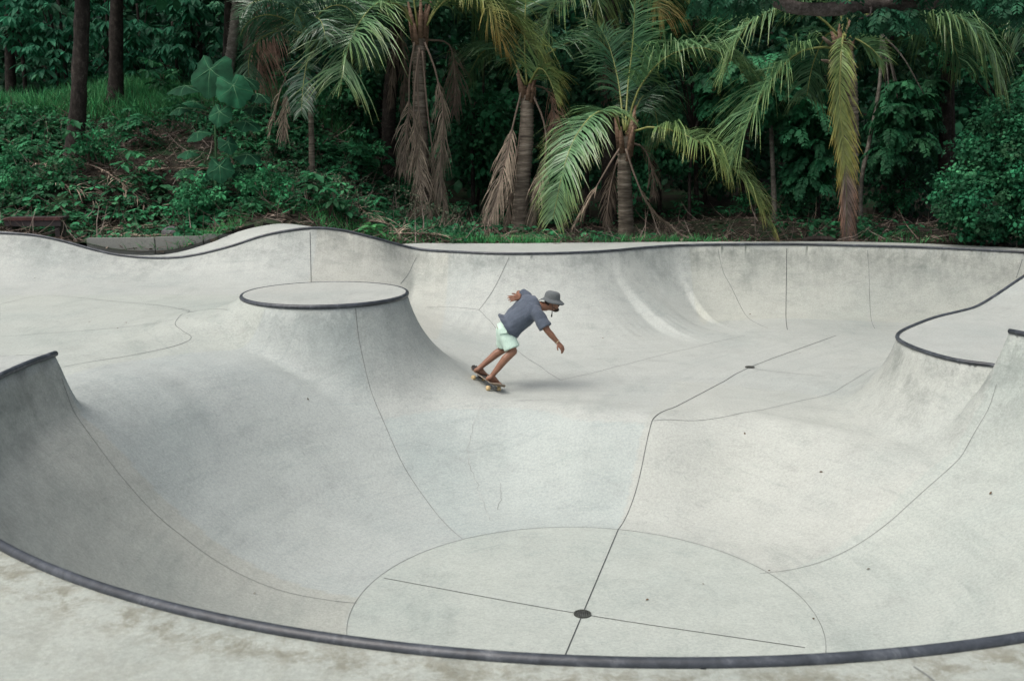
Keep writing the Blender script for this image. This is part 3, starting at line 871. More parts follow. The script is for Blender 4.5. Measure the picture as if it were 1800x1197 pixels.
def husks(root, p, r, n=7, seed=0, length=0.5, mat=None):
    """old leaf bases wrapped round the top of the trunk"""
    rng = random.Random(seed); base = Vector(root.location); p = Vector(p) - base
    for k in range(n):
        a = 2 * math.pi * k / n + rng.uniform(-.3, .3); ln = length * rng.uniform(.6, 1.2)
        d = Vector((math.cos(a), math.sin(a), 0)); q = p + Vector((0, 0, rng.uniform(-.35, .05)))
        m = MB(); m.tube([q + d * r * .75, q + d * r * 1.1 + Vector((0, 0, ln * .5)), q + d * r * (1.2 + rng.uniform(0, .9)) + Vector((0, 0, ln))], [0.075, 0.06, 0.022], 6)
        m.build('leaf_base', mat or M_HUSK, root)

def palm(label, u, v, Y, group='palms behind the bowl'):
    p = at_y(u, v, Y); z = float(ground_z(p[0], p[1]))
    return tag(empty('palm_tree', (p[0], p[1], z - 0.08)), label, 'palm tree', group)

# A: tall palm with a skirt of dead fronds, left of centre
t = palm('tall coconut palm wrapped in a skirt of hanging dead fronds, left of the skater', 745, 398, 24.0); Y = 24.0
palm_trunk(t, [tuple(t.location), at_y(744, 330, Y), at_y(738, 200, Y), at_y(737, 110, Y), at_y(737, 45, Y)], 0.19, 0.15, seed=1)
husks(t, at_y(737, 62, Y), 0.16, 10, 2, 0.75)
for pts, ll, kd, kw in [
    ([(733, 62, 0), (706, 12, -.4), (662, 8, -.8), (620, 62, -1.7), (598, 150, -1.9)], 1.15, 'green', dict(hang=.6)),
    ([(731, 58, 0), (690, -30, .3), (640, -35, .5), (590, 0, .2), (562, 62, .2)], 1.2, 'green', dict(hang=.7)),
    ([(742, 60, 0), (775, 8, -.3), (820, -12, -.6), (858, 12, -.9), (880, 70, -1.0)], 1.25, 'tips', dict(hang=.85)),
    ([(742, 58, 0), (800, -40, .1), (860, -22, .0), (905, 36, -.2), (945, 100, -.4), (975, 160, -.5)], 1.25, 'yellow_green', dict(hang=.65, roll=.3)),
    ([(740, 58, 0), (790, -20, .9), (840, 10, 1.4), (865, 90, 1.7)], 1.1, 'green', dict(hang=.9)),
    ([(738, 55, 0), (742, -60, .4), (770, -150, .8)], 1.0, 'green', dict(hang=.3)),
    ([(735, 55, 0), (716, -70, -.2), (690, -150, -.5)], 1.0, 'green', dict(hang=.3)),
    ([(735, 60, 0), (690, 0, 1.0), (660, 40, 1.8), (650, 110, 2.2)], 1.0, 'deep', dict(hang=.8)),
    ([(729, 75, -.15), (720, 130, -.25), (718, 200, -.3), (708, 300, -.3)], 0.75, 'dead', dict(hang=1.1, start=.45, fwd=1.6, ragged=.3, roll=.5)),
    ([(737, 85, -.25), (734, 160, -.35), (741, 260, -.4), (738, 350, -.42), (742, 410, -.4)], 0.85, 'dead', dict(hang=1.1, start=.32, fwd=1.6, ragged=.25, roll=1.0)),
    ([(746, 75, -.1), (764, 120, -.2), (779, 200, -.25), (774, 300, -.3), (784, 385, -.3)], 0.85, 'dead', dict(hang=1.2, start=.22, fwd=1.7, ragged=.25, roll=.8)),
    ([(735, 95, -.3), (727, 190, -.45), (735, 280, -.5), (752, 395, -.5)], 0.75, 'dead', dict(hang=1.2, start=.4, fwd=1.7, ragged=.3, roll=.2)),
    ([(742, 90, -.2), (752, 200, -.3), (764, 300, -.3), (768, 405, -.3)], 0.6, 'dead', dict(hang=1.2, start=.5, fwd=1.7, ragged=.3, roll=1.3)),
    ([(748, 70, .2), (790, 80, .7), (800, 140, .9), (798, 200, 1.0)], 0.7, 'darkdead', dict(hang=1.2, start=.3, fwd=1.2, ragged=.3))]:
    frond(t, px_curve(pts, Y, 34), ll, kd, **kw)

# B: ringed pale trunk right behind the skater
t = palm('coconut palm with a pale ringed trunk standing directly behind the skater', 912, 402, 23.8); Y = 23.8
palm_trunk(t, [tuple(t.location), at_y(918, 330, Y), at_y(925, 250, Y), at_y(927, 150, Y)], 0.20, 0.15, M_PTRUNK, seed=3, bulge=1.25)
husks(t, at_y(926, 168, Y), 0.15, 8, 4, 0.55)
for pts, ll, kd, kw in [
    ([(926, 150, 0), (922, 60, .2), (928, -70, .5)], 0.9, 'green', dict(hang=.3, start=.55)),
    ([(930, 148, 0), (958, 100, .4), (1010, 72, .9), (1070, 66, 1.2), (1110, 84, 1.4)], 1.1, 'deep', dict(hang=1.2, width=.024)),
    ([(930, 150, -.1), (948, 120, -.5), (966, 140, -.7), (980, 185, -.8)], 0.55, 'yellow_green', dict(hang=.5, roll=.5, start=.1)),
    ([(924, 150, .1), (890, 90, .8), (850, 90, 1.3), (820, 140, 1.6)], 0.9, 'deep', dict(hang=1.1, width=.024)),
    ([(918, 155, -.1), (902, 220, -.2), (884, 300, -.4), (862, 380, -.6), (846, 404, -.7)], 0.8, 'dead', dict(hang=.9, start=.28, fwd=1.7, ragged=.2, roll=.9)),
    ([(920, 165, .15), (912, 250, .15), (898, 340, .1), (890, 402, 0)], 0.7, 'dead', dict(hang=1.1, start=.4, fwd=1.6, ragged=.25, roll=.3)),
    ([(936, 165, -.1), (956, 215, -.2), (960, 270, -.3), (944, 340, -.4), (934, 404, -.5)], 0.6, 'dead', dict(hang=1.1, start=.45, fwd=1.7, ragged=.25, roll=.7)),
    ([(934, 150, .3), (962, 160, .5), (974, 200, .6), (974, 262, .6)], 0.5, 'rust', dict(hang=1.2, start=.2, fwd=1.3, ragged=.3))]:
    frond(t, px_curve(pts, Y, 34), ll, kd, **kw)

# C: young palm with two great arching fronds, right of the skater
t = palm('young coconut palm with two arching fronds, one bowed left and one right over the deck', 1102, 413, 22.6); Y = 22.6
palm_trunk(t, [tuple(t.location), at_y(1099, 350, Y), at_y(1097, 300, Y), at_y(1099, 225, Y)], 0.19, 0.14, seed=5, bulge=1.2)
husks(t, at_y(1098, 262, Y), 0.16, 10, 6, 0.8)
for pts, ll, kd, kw in [
    ([(1094, 240, 0), (1078, 200, -.7), (1046, 200, -1.5), (1012, 240, -2.1), (990, 300, -2.45), (972, 385, -2.5)], 0.74, 'green', dict(hang=.65, start=.16, per_m=46, fwd=.7, fold=.1)),
    ([(1104, 236, 0), (1140, 224, -.5), (1190, 232, -1.0), (1250, 264, -1.5), (1305, 316, -1.8), (1352, 398, -2.0)], 0.98, 'yellow_green', dict(hang=1.0, start=.2, per_m=46)),
    ([(1099, 230, 0), (1104, 150, .3), (1112, 80, .3), (1117, -10, .1)], 0.95, 'deep', dict(hang=.25, roll=1.35, start=.3, fwd=.35, per_m=46)),
    ([(1101, 230, 0), (1122, 160, -.3), (1165, 105, -.6), (1225, 84, -.8), (1285, 104, -1.0), (1318, 148, -1.1)], 1.2, 'green', dict(hang=.95, start=.25, per_m=46)),
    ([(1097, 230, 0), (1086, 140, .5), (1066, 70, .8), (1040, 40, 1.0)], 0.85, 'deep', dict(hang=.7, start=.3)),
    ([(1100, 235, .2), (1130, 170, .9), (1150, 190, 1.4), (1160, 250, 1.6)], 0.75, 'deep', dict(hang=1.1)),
    ([(1094, 255, -.1), (1074, 285, -.2), (1042, 340, -.4), (1008, 398, -.5)], 0.4, 'dead', dict(hang=.9, start=.5, fwd=2.0, ragged=.3)),
    ([(1100, 262, -.2), (1116, 310, -.3), (1140, 362, -.5), (1176, 398, -.7), (1200, 416, -.8)], 0.5, 'dead', dict(hang=.8, start=.35, fwd=1.9, ragged=.3, roll=.6)),
    ([(1094, 262, .2), (1080, 300, .4), (1070, 350, .4), (1066, 400, .4)], 0.5, 'darkdead', dict(hang=1.1, start=.2, fwd=1.5, ragged=.3)),
    ([(1103, 250, .3), (1132, 262, .6), (1146, 300, .7), (1150, 345, .7)], 0.5, 'darkdead', dict(hang=1.2, start=.2, fwd=1.4, ragged=.3))]:
    frond(t, px_curve(pts, Y, 36), ll, kd, **kw)

# D: palm at the right with a long yellowing frond hanging straight down
t = palm('coconut palm with one long yellowing frond hanging straight down in front of its trunk', 1492, 420, 21.6); Y = 21.6
palm_trunk(t, [tuple(t.location), at_y(1494, 330, Y), at_y(1497, 220, Y), at_y(1494, 130, Y), at_y(1484, 70, Y)], 0.17, 0.13, seed=7)
husks(t, at_y(1483, 78, Y), 0.14, 9, 8, 0.6)
for pts, ll, kd, kw in [
    ([(1483, 58, -.1), (1478, 100, -.5), (1476, 180, -.6), (1484, 270, -.55), (1488, 350, -.5), (1488, 428, -.5)], 0.62, 'dying', dict(hang=.55, roll=.25, start=.03, fwd=1.5, per_m=46, ragged=.2)),
    ([(1484, 62, -.3), (1500, 66, -.7), (1530, 84, -.9), (1552, 108, -1.0)], 0.5, 'green', dict(hang=.5, roll=.7, start=.1, fwd=.9)),
    ([(1478, 86, 0), (1440, 84, -.4), (1398, 96, -.7), (1352, 148, -1.0), (1318, 210, -1.2), (1288, 285, -1.3)], 1.2, 'green', dict(hang=.65, start=.22, roll=-.35, per_m=46)),
    ([(1478, 66, 0), (1430, 24, -.2), (1370, 16, -.3), (1312, 48, -.4), (1274, 128, -.4)], 1.15, 'green', dict(hang=.9, start=.2)),
    ([(1486, 62, 0), (1540, 16, -.5), (1620, 6, -1.0), (1690, 34, -1.4), (1738, 88, -1.6), (1756, 142, -1.7)], 1.35, 'green', dict(hang=.95, start=.2, fold=.1, per_m=46)),
    ([(1488, 66, 0), (1550, 14, .7), (1610, 10, 1.1), (1662, 46, 1.5), (1690, 120, 1.6)], 1.25, 'deep', dict(hang=1.0, start=.2)),
    ([(1483, 60, 0), (1470, -30, .3), (1455, -120, .7)], 0.9, 'green', dict(hang=.4)),
    ([(1486, 60, 0), (1500, -30, -.2), (1530, -110, -.6)], 0.9, 'green', dict(hang=.4)),
    ([(1480, 70, .2), (1455, 60, .9), (1430, 110, 1.3), (1418, 170, 1.4)], 0.8, 'deep', dict(hang=1.0))]:
    frond(t, px_curve(pts, Y, 36), ll, kd, **kw)
m = MB()
for q in ([(1478, 92, 0), (1455, 74, -.3), (1446, 66, -.4)], [(1476, 112, 0), (1452, 108, -.2), (1444, 106, -.3)]):
    m.tube([np.array(at_y(a, b, Y + c)) - np.array(t.location) for a, b, c in q], [.05, .04, .02], 6)
m.build('dead_stub', M_DSTALK, t)

# E: tall palm at the left with a huge rusty frond hanging from above the picture
t = palm('tall pale palm at the left with a huge rusty dead frond hanging beside it', 392, 238, 27.0); Y = 27.0
palm_trunk(t, [tuple(t.location), at_y(396, 160, Y), at_y(410, 70, Y), at_y(420, -20, Y), at_y(430, -110, Y)], 0.15, 0.13, M_PALEBARK, seed=9)
for pts, ll, kd, kw in [
    ([(432, -110, 0), (446, -60, -1.0), (452, 20, -1.6), (457, 90, -1.8), (464, 150, -1.8)], 0.95, 'rust', dict(hang=.7, start=.3, fwd=1.2, roll=1.1, per_m=46, ragged=.2)),
    ([(432, -110, 0), (460, -70, -.6), (472, 0, -1.0), (476, 90, -1.1)], 0.75, 'rust', dict(hang=1.0, start=.35, fwd=1.4, roll=.5, ragged=.3)),
    ([(430, -110, 0), (432, -30, -.1), (436, 60, -.2), (438, 135, -.2)], 0.45, 'darkdead', dict(hang=1.1, start=.3, fwd=1.5, ragged=.3)),
    ([(428, -112, 0), (370, -150, .3), (310, -110, .6), (290, -40, .7)], 1.0, 'green', dict(hang=.9)),
    ([(430, -112, 0), (420, -200, .3), (400, -260, .6)], 1.0, 'green', dict(hang=.3))]:
    frond(t, px_curve(pts, Y, 32), ll, kd, **kw)

# F: slim palm with short bushy dark fronds
t = palm('slim palm with a thin ringed trunk and short bushy dark green fronds', 549, 398, 23.0); Y = 23.0
palm_trunk(t, [tuple(t.location), at_y(548, 320, Y), at_y(547, 220, Y), at_y(541, 120, Y)], 0.075, 0.055, M_PTRUNK, seed=11, ring=.1)
m = MB(); cb = np.array(t.location)
m.tube([at_y(542, 135, Y) - cb, at_y(541, 90, Y) - cb, at_y(540, 55, Y) - cb], [0.06, 0.065, 0.03], 8); m.build('crownshaft', M_STEM, t)
fr = random.Random(4); p0 = at_y(540, 62, Y)
for k in range(13):
    az = k * 360 / 13 + fr.uniform(-12, 12)
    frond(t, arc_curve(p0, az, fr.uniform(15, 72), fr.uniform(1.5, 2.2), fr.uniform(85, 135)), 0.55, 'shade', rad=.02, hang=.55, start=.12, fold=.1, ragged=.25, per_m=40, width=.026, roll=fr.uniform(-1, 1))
frond(t, px_curve([(545, 100, -.1), (538, 118, -.4), (532, 160, -.6), (530, 200, -.7)], Y, 24), 0.42, 'shade', rad=.018, hang=.6, start=.05, per_m=46)
for pts in ([(540, 110, 0), (512, 120, -.1), (490, 170, -.2), (474, 235, -.3)], [(544, 105, .1), (510, 150, .2), (500, 200, .2), (498, 245, .2)]):
    frond(t, px_curve(pts, Y, 24), 0.42, 'dead', rad=.014, hang=1.0, start=.4, fwd=1.5, ragged=.3)

# G, H: palms that stand farther back, their crowns above the picture
t = palm('palm farther back whose bright fronds droop between the slim palm and the skirted palm', 622, 300, 29.0); Y = 29.0
palm_trunk(t, [tuple(t.location), at_y(618, 150, Y), at_y(600, -20, Y), at_y(585, -90, Y)], 0.16, 0.13, M_DARKBARK, seed=13)
fr = random.Random(9); p0 = at_y(585, -90, Y)
for k in range(11):
    if 4 <= k <= 6: continue
    frond(t, arc_curve(p0, k * 360 / 11 + fr.uniform(-10, 10), fr.uniform(10, 60), fr.uniform(3.4, 4.4), fr.uniform(80, 120)), 1.1, fr.choice(['yellow_green', 'green', 'green']), hang=.9)
t = palm('palm whose dark trunk stands just left of the young palm, fronds across the top', 1070, 392, 26.5); Y = 26.5
palm_trunk(t, [tuple(t.location), at_y(1070, 250, Y), at_y(1074, 100, Y), at_y(1076, -60, Y)], 0.2, 0.16, M_DARKBARK, seed=14)
p0 = at_y(1076, -70, Y); fr = random.Random(5)
for pts, ll, kd, kw in [
    ([(1074, -70, 0), (1030, -70, -.5), (985, -10, -1.0), (955, 60, -1.2), (946, 110, -1.3)], 1.25, 'green', dict(hang=.8)),
    ([(1078, -70, 0), (1110, -75, -.5), (1142, -30, -1.0), (1162, 30, -1.2)], 1.2, 'tips', dict(hang=.8)),
    ([(1076, -70, 0), (1060, -60, -.9), (1052, -10, -1.6), (1050, 70, -1.8)], 1.0, 'yellow_green', dict(hang=.6, roll=1.3)),
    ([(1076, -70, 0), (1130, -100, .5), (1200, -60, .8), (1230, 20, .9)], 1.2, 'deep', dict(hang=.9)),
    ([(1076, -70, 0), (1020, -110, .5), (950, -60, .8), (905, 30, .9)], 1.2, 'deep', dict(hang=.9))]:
    frond(t, px_curve(pts, Y, 32), ll, kd, **kw)
for k in range(6):
    frond(t, arc_curve(p0, k * 60 + 20, fr.uniform(30, 65), 3.8, 95), 1.1, 'green', hang=.8)
for pts in ([(1068, 90, -.2), (1062, 150, -.3), (1064, 215, -.3)], [(1080, 100, -.2), (1084, 150, -.3), (1080, 200, -.3)]):
    frond(t, px_curve(pts, Y, 20), 0.5, 'darkdead', hang=1.2, start=.1, fwd=1.6, ragged=.3)
t = palm('dark leaning palm trunk in a dead leaf sheath, just left of the tall skirted palm', 680, 232, 26.5); Y = 26.5
palm_trunk(t, [tuple(t.location), at_y(684, 190, Y), at_y(692, 110, Y), at_y(700, 20, Y), at_y(706, -110, Y)], 0.2, 0.15, M_DARKBARK, seed=15)
p0 = at_y(706, -110, Y)
for k in range(8):
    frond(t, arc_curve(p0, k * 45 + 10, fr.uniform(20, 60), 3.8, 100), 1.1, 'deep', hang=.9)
for pts in ([(700, 60, -.2), (692, 110, -.3), (686, 190, -.3)], [(704, 50, -.1), (712, 120, -.2), (706, 200, -.2)]):
    frond(t, px_curve(pts, Y, 20), 0.45, 'darkdead', hang=1.2, start=.05, fwd=1.8, ragged=.3)
t = palm('palm deep in the right of the wood, its dim fronds showing behind the hanging branch', 1660, 380, 26.0); Y = 26.0
palm_trunk(t, [tuple(t.location), at_y(1662, 200, Y), at_y(1668, 20, Y)], 0.17, 0.13, M_DARKBARK, seed=16)
p0 = at_y(1668, 20, Y)
for k in range(9):
    frond(t, arc_curve(p0, k * 40 + 5, fr.uniform(15, 60), 3.4, 110), 1.0, 'deep', hang=1.0)
# ------------------------------------------------------------------ wood behind: trees, shrubs, grass
# labels that place each small plant, frond or leaf by what it lies nearest to
MARKS = [(130, 270, 'the nearest dark trunk'), (204, 205, 'the second dark trunk'), (380, 270, 'the big-leaved plant'), (70, 390, 'the bench'), (250, 425, 'the kerb'), (549, 330, 'the slim palm'), (745, 340, 'the skirted palm'),
         (915, 340, 'the ringed palm'), (1100, 340, 'the young palm'), (1490, 350, 'the yellowing palm'), (1700, 300, 'the dense bush'), (300, 392, 'the grey stone'), (655, 392, 'the bright seedling'), (680, 200, 'the leaning trunk'), (-20, 300, 'the left picture edge')]
SPOTS = [(1023, 1080, 'the near drain'), (1318, 646, 'the far drain'), (570, 517, 'the round platform'), (95, 622, 'the left lip end'), (1578, 592, 'the peninsula tip'), (880, 640, 'the skater'), (1087, 930, 'the middle joint'),
         (1383, 580, 'the far wall foot'), (545, 403, 'the far lip hump'), (1413, 1130, 'the cross joint end'), (1800, 900, 'the right edge'), (640, 1040, 'the floor circle edge')]
_used = set()
def place_label(kind, u, v, marks):
    ms = sorted(marks, key=lambda m: math.hypot(m[0] - u, (m[1] - v) * 1.3))
    def rel(m):
        du, dv = u - m[0], v - m[1]
        if abs(du) > abs(dv) * 1.2: return ('just ' if abs(du) < 45 else '') + ('right of ' if du > 0 else 'left of ') + m[2]
        return ('just ' if abs(dv) < 45 else '') + ('below ' if dv > 0 else 'above ') + m[2]
    for lab in (f'{kind} {rel(ms[0])}', f'{kind} {rel(ms[0])}, {rel(ms[1])}', f'{kind} {rel(ms[0])}, {rel(ms[2])}', f'{kind} {rel(ms[1])}, {rel(ms[2])}', f'{kind} {rel(ms[0])}, {rel(ms[3])}', f'{kind} {rel(ms[1])}, {rel(ms[3])}'):
        if lab not in _used: break
    _used.add(lab); return lab
def gpt(x, y, dz=0.0): return np.array([x, y, float(ground_z(x, y)) + dz])
def whorls(rng, centers, n_leaf, size, base, droop=0.55, tmpl=OVAL, width=1.0, var=0.3, spread=1.0, warm=0.1):
    """umbrellas of leaves that radiate and hang from each centre"""
    n = len(centers); k = n * n_leaf
    c = np.repeat(centers, n_leaf, 0)
    an = np.tile(np.arange(n_leaf) * 2 * np.pi / n_leaf, n) + np.repeat(rng.uniform(0, 6.3, n), n_leaf) + rng.normal(0, .2, k)
    d = np.stack([np.cos(an), np.sin(an), -droop + rng.normal(0, .25, k)], 1)
    sz = size * np.clip(rng.normal(1, .2, k), .4, 1.5) * np.repeat(np.clip(rng.normal(1, .2, n), .5, 1.5), n_leaf)
    up = np.stack([np.cos(an) * .5, np.sin(an) * .5, np.ones(k)], 1) + rng.normal(0, .25, (k, 3))
    col = greens(rng, n, base, var, warm).repeat(n_leaf, 0) * np.exp(rng.normal(0, .15, k))[:, None]
    return scatter(tmpl, c + unit(d) * 0.06 * spread, d, up, sz, col, width)
def clumps(rng, centers, n_leaf, rad, size, base, tmpl=OVAL, var=0.35, flat=0.7, width=1.0, warm=0.1, out=0.6):
    n = len(centers); k = n * n_leaf
    d = sphere_dirs(rng, k); r = rng.uniform(0.25, 1, k) ** 0.6
    rad = np.repeat(np.broadcast_to(rad, (n,)) * rng.uniform(.7, 1.3, n), n_leaf)
    pos = np.repeat(centers, n_leaf, 0) + d * (r * rad)[:, None] * np.array([1, 1, flat])
    ax = d * out + rng.normal(0, .6, (k, 3)) + np.array([0, 0, -.35])
    nr = d * .5 + np.array([0, -.25, .9]) + rng.normal(0, .45, (k, 3))
    sz = size * np.clip(rng.normal(1, .25, k), .4, 1.7)
    col = greens(rng, n, base, var * .7, warm).repeat(n_leaf, 0) * np.exp(rng.normal(0, var * .6, k))[:, None]
    return scatter(tmpl, pos, ax, nr, sz, col, width)
def pinnate(rng, starts, dirs, length, pairs, lsize, base, droop=0.8, var=0.25, width=0.8, warm=0.1):
    """feather leaves: leaflets in pairs along a drooping midrib"""
    n = len(starts); K = pairs
    starts = np.asarray(starts, float); d = unit(np.asarray(dirs, float))
    length = np.broadcast_to(length, (n,)) * rng.uniform(.75, 1.2, n)
    P = np.empty((n, K, 3)); T = np.empty((n, K, 3)); p = starts.copy()
    for k in range(K):
        p = p + d * (length / K)[:, None]; P[:, k] = p; T[:, k] = d
        d = unit(d + np.array([0, 0, -1.0]) * droop / K)
    side = unit(np.cross(T, np.array([0, 0, 1.0])) + 1e-4)
    sg = np.array([1.0, -1.0])
    pos = np.repeat(P[:, :, None], 2, 2).reshape(-1, 3)
    ax = (side[:, :, None] * sg[None, None, :, None] + T[:, :, None] * 0.55 + np.array([0, 0, -.35])).reshape(-1, 3) + rng.normal(0, .12, (n * K * 2, 3))
    nr = unit(np.cross(side, T))[:, :, None].repeat(2, 2).reshape(-1, 3)
    nr = np.where(nr[:, 2:3] < 0, -nr, nr) + rng.normal(0, .15, (n * K * 2, 3))
    pr = (0.65 + 0.5 * np.sin(np.linspace(0.15, 1, K) * np.pi))[None, :, None].repeat(n, 0).repeat(2, 2).reshape(-1)
    col = greens(rng, n, base, var, warm).repeat(K * 2, 0) * np.exp(rng.normal(0, .12, n * K * 2))[:, None]
    return scatter(OVAL, pos, ax, nr, lsize * pr * np.clip(rng.normal(1, .12, n * K * 2), .5, 1.5), col, width)
def in_box(rng, n, u0, u1, v0, v1, y0, y1):
    return np.array([at_y(rng.uniform(u0, u1), rng.uniform(v0, v1), rng.uniform(y0, y1)) for _ in range(n)])
def tree(name, label, cat, base, trunk, r0, r1, block, mat=None, group=None, limbs=(), lmat=None, crown='crown'):
    base = np.array(base, float)
    t = tag(empty(name, base), label, cat, group)
    C = spline(np.array(trunk) - base, 22)
    m = MB(); rr = random.Random(int(abs(base[0]) * 97) + 3)
    m.tube(C, [(r0 + (r1 - r0) * i / 21) * (1 + .35 * max(0, 1 - i / 2.5)) * rr.uniform(.95, 1.05) for i in range(22)], 9, jag=.06, rng=rr)
    m.build('trunk', mat or M_DARKBARK, t)
    for lb in limbs:
        lb = np.array(lb) - base
        q = spline(lb, 9) if len(lb) > 2 else np.linspace(lb[0], lb[1], 5)
        m = MB(); m.tube(q, np.linspace(r1 * .75, 0.012, len(q)), 6); m.build('limb', lmat or mat or M_DARKBARK, t)
    if block is not None:
        V, F, C3 = block
        leaves_obj(crown, (V - base, F, C3), None, t)
    return t
rng = np.random.default_rng(21)

# dark straight trunks on the left bank; their crowns are far above the picture
for u, vb, Y, r, top, lab in [(130, 285, 23.6, .20, [(137, 190), (142, 90), (146, -20), (150, -150)], 'nearest dark straight tree trunk on the bank, left of the grass'),
                              (204, 212, 27.2, .20, [(204, 150), (204, 60), (206, -20), (208, -140)], 'second dark straight trunk, standing at the edge of the grassy shelf'),
                              (398, 205, 28.6, .17, [(400, 140), (402, 60), (405, -30), (408, -120)], 'dark straight trunk just left of the pale palm with the rusty frond'),
                              (20, 200, 31.5, .16, [(18, 100), (16, 0), (14, -120)], 'dim dark trunk at the far left edge behind the grass')]:
    b = at_y(u, vb, Y); b = gpt(b[0], b[1], -.1)
    tp = [at_y(a, c, Y) for a, c in top]
    cc = tp[-1] + rng.normal(0, 1, (34, 3)) * np.array([2.0, 1.6, 1.1]) + np.array([0, 0, .8])
    tree('tall_tree', lab, 'tree', b, [b] + tp, r, r * .72, clumps(rng, cc, 40, .7, .28, EMERALD), M_DARKBARK, 'tall trees on the left bank',
         limbs=[(tp[-1] - np.array([0, 0, .6]), cc[k]) for k in range(5)])

# trees with drooping umbrellas of leaves, behind the grass on the left
ucol = (0.030, 0.175, 0.095)
for k, (u0, u1, v0, v1, lab) in enumerate([
        (-30, 60, -30, 60, 'umbrella-leaved tree at the top left corner'),
        (40, 125, 60, 150, 'umbrella-leaved tree left of the nearest dark trunk, low over the grass'),
        (60, 140, -30, 70, 'umbrella-leaved tree left of the nearest dark trunk, high at the picture edge'),
        (150, 200, -30, 160, 'umbrella-leaved tree seen between the two dark trunks'),
        (212, 262, -20, 120, 'umbrella-leaved tree just right of the second dark trunk'),
        (262, 330, 60, 150, 'low umbrella-leaved tree between the second trunk and the big-leaved plant'),
        (295, 395, -30, 90, 'umbrella-leaved tree left of the pale palm with the rusty frond')]):
    n = 9
    c = in_box(rng, n, u0, u1, v0, v1, 29.8, 32.5)
    # each umbrella is a rosette of several whorls on a short branch
    sub = (c[:, None] + rng.normal(0, .34, (n, 6, 3)) * np.array([1, .8, .45])).reshape(-1, 3)
    bl = whorls(rng, sub, 9, .31, ucol, .75, OVAL, .55, .28)
    mx = c.mean(0); b = gpt(mx[0], mx[1] + .6, -.1)
    tree('umbrella_leaf_tree', lab, 'tree', b, [b, b + (mx - b) * .5 + np.array([.15, 0, 0]), mx + np.array([0, .5, 1.2])], .07, .04, bl, M_DARKBARK, 'umbrella-leaved trees behind the grass',
         limbs=[(b + (mx - b) * .6, (b + (mx - b) * .6 + c[q]) / 2 + np.array([0, 0, .15]), c[q]) for q in range(6)])

# leafy trees of the middle and right
mid_trees = [
    ((800, 870, 150, 300), 27.5, [(832, 322), (830, 230), (836, 180)], EMERALD, .15, 'dark leafy tree with thin twin stems between the skirted palm and the skater'),
    ((840, 905, 170, 330), 28.5, [(868, 330), (866, 240), (872, 180)], EMERALD, .15, 'dim leafy tree close behind the palm with the ringed trunk, on its left'),
    ((985, 1065, 100, 210), 27.0, [(1030, 385), (1032, 280), (1030, 170)], (.02, .10, .05), .17, 'leafy tree between the ringed palm and the young palm'),
    ((1120, 1190, 200, 330), 27.5, [(1160, 385), (1158, 300), (1150, 240)], EMERALD, .15, 'dark leafy tree just right of the young palm'),
    ((1150, 1290, -10, 110), 28.0, [(1225, 380), (1222, 250), (1215, 110), (1220, 40)], (.026, .13, .052), .18, 'brighter leafy tree high above the arching right frond of the young palm'),
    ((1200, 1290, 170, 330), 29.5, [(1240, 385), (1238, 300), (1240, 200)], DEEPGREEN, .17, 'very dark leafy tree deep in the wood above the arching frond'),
    ((640, 720, 90, 230), 28.0, [(670, 250), (668, 200), (672, 130)], (.018, .095, .046), .17, 'leafy tree on the top of the bank behind the leaning trunk'),
    ((560, 650, 140, 230), 27.5, [(606, 260), (606, 220), (600, 170)], (.022, .12, .05), .15, 'bright leafy sapling on the bank right of the slim palm'),
    ((1640, 1800, -20, 120), 25.5, [(1770, 380), (1765, 200), (1740, 40)], EMERALD, .15, 'leafy tree at the top right corner behind the dense bush'),
    ((1780, 1900, 40, 200), 23.5, [(1850, 400), (1850, 250), (1840, 100)], (.024, .12, .052), .13, 'leafy tree cut by the right edge of the picture'),
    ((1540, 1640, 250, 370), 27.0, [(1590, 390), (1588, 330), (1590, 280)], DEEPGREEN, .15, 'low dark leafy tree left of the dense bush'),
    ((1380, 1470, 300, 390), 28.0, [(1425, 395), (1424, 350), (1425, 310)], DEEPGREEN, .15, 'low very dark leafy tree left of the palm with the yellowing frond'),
]
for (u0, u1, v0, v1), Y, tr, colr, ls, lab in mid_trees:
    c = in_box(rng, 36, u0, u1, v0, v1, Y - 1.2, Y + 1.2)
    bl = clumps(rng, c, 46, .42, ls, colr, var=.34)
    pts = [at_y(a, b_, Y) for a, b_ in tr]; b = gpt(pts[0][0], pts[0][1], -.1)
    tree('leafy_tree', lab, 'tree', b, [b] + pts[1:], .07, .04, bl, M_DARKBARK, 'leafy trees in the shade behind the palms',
         limbs=[(pts[1], (pts[1] + c[q]) / 2 + np.array([0, 0, .2]), c[q]) for q in range(6)])

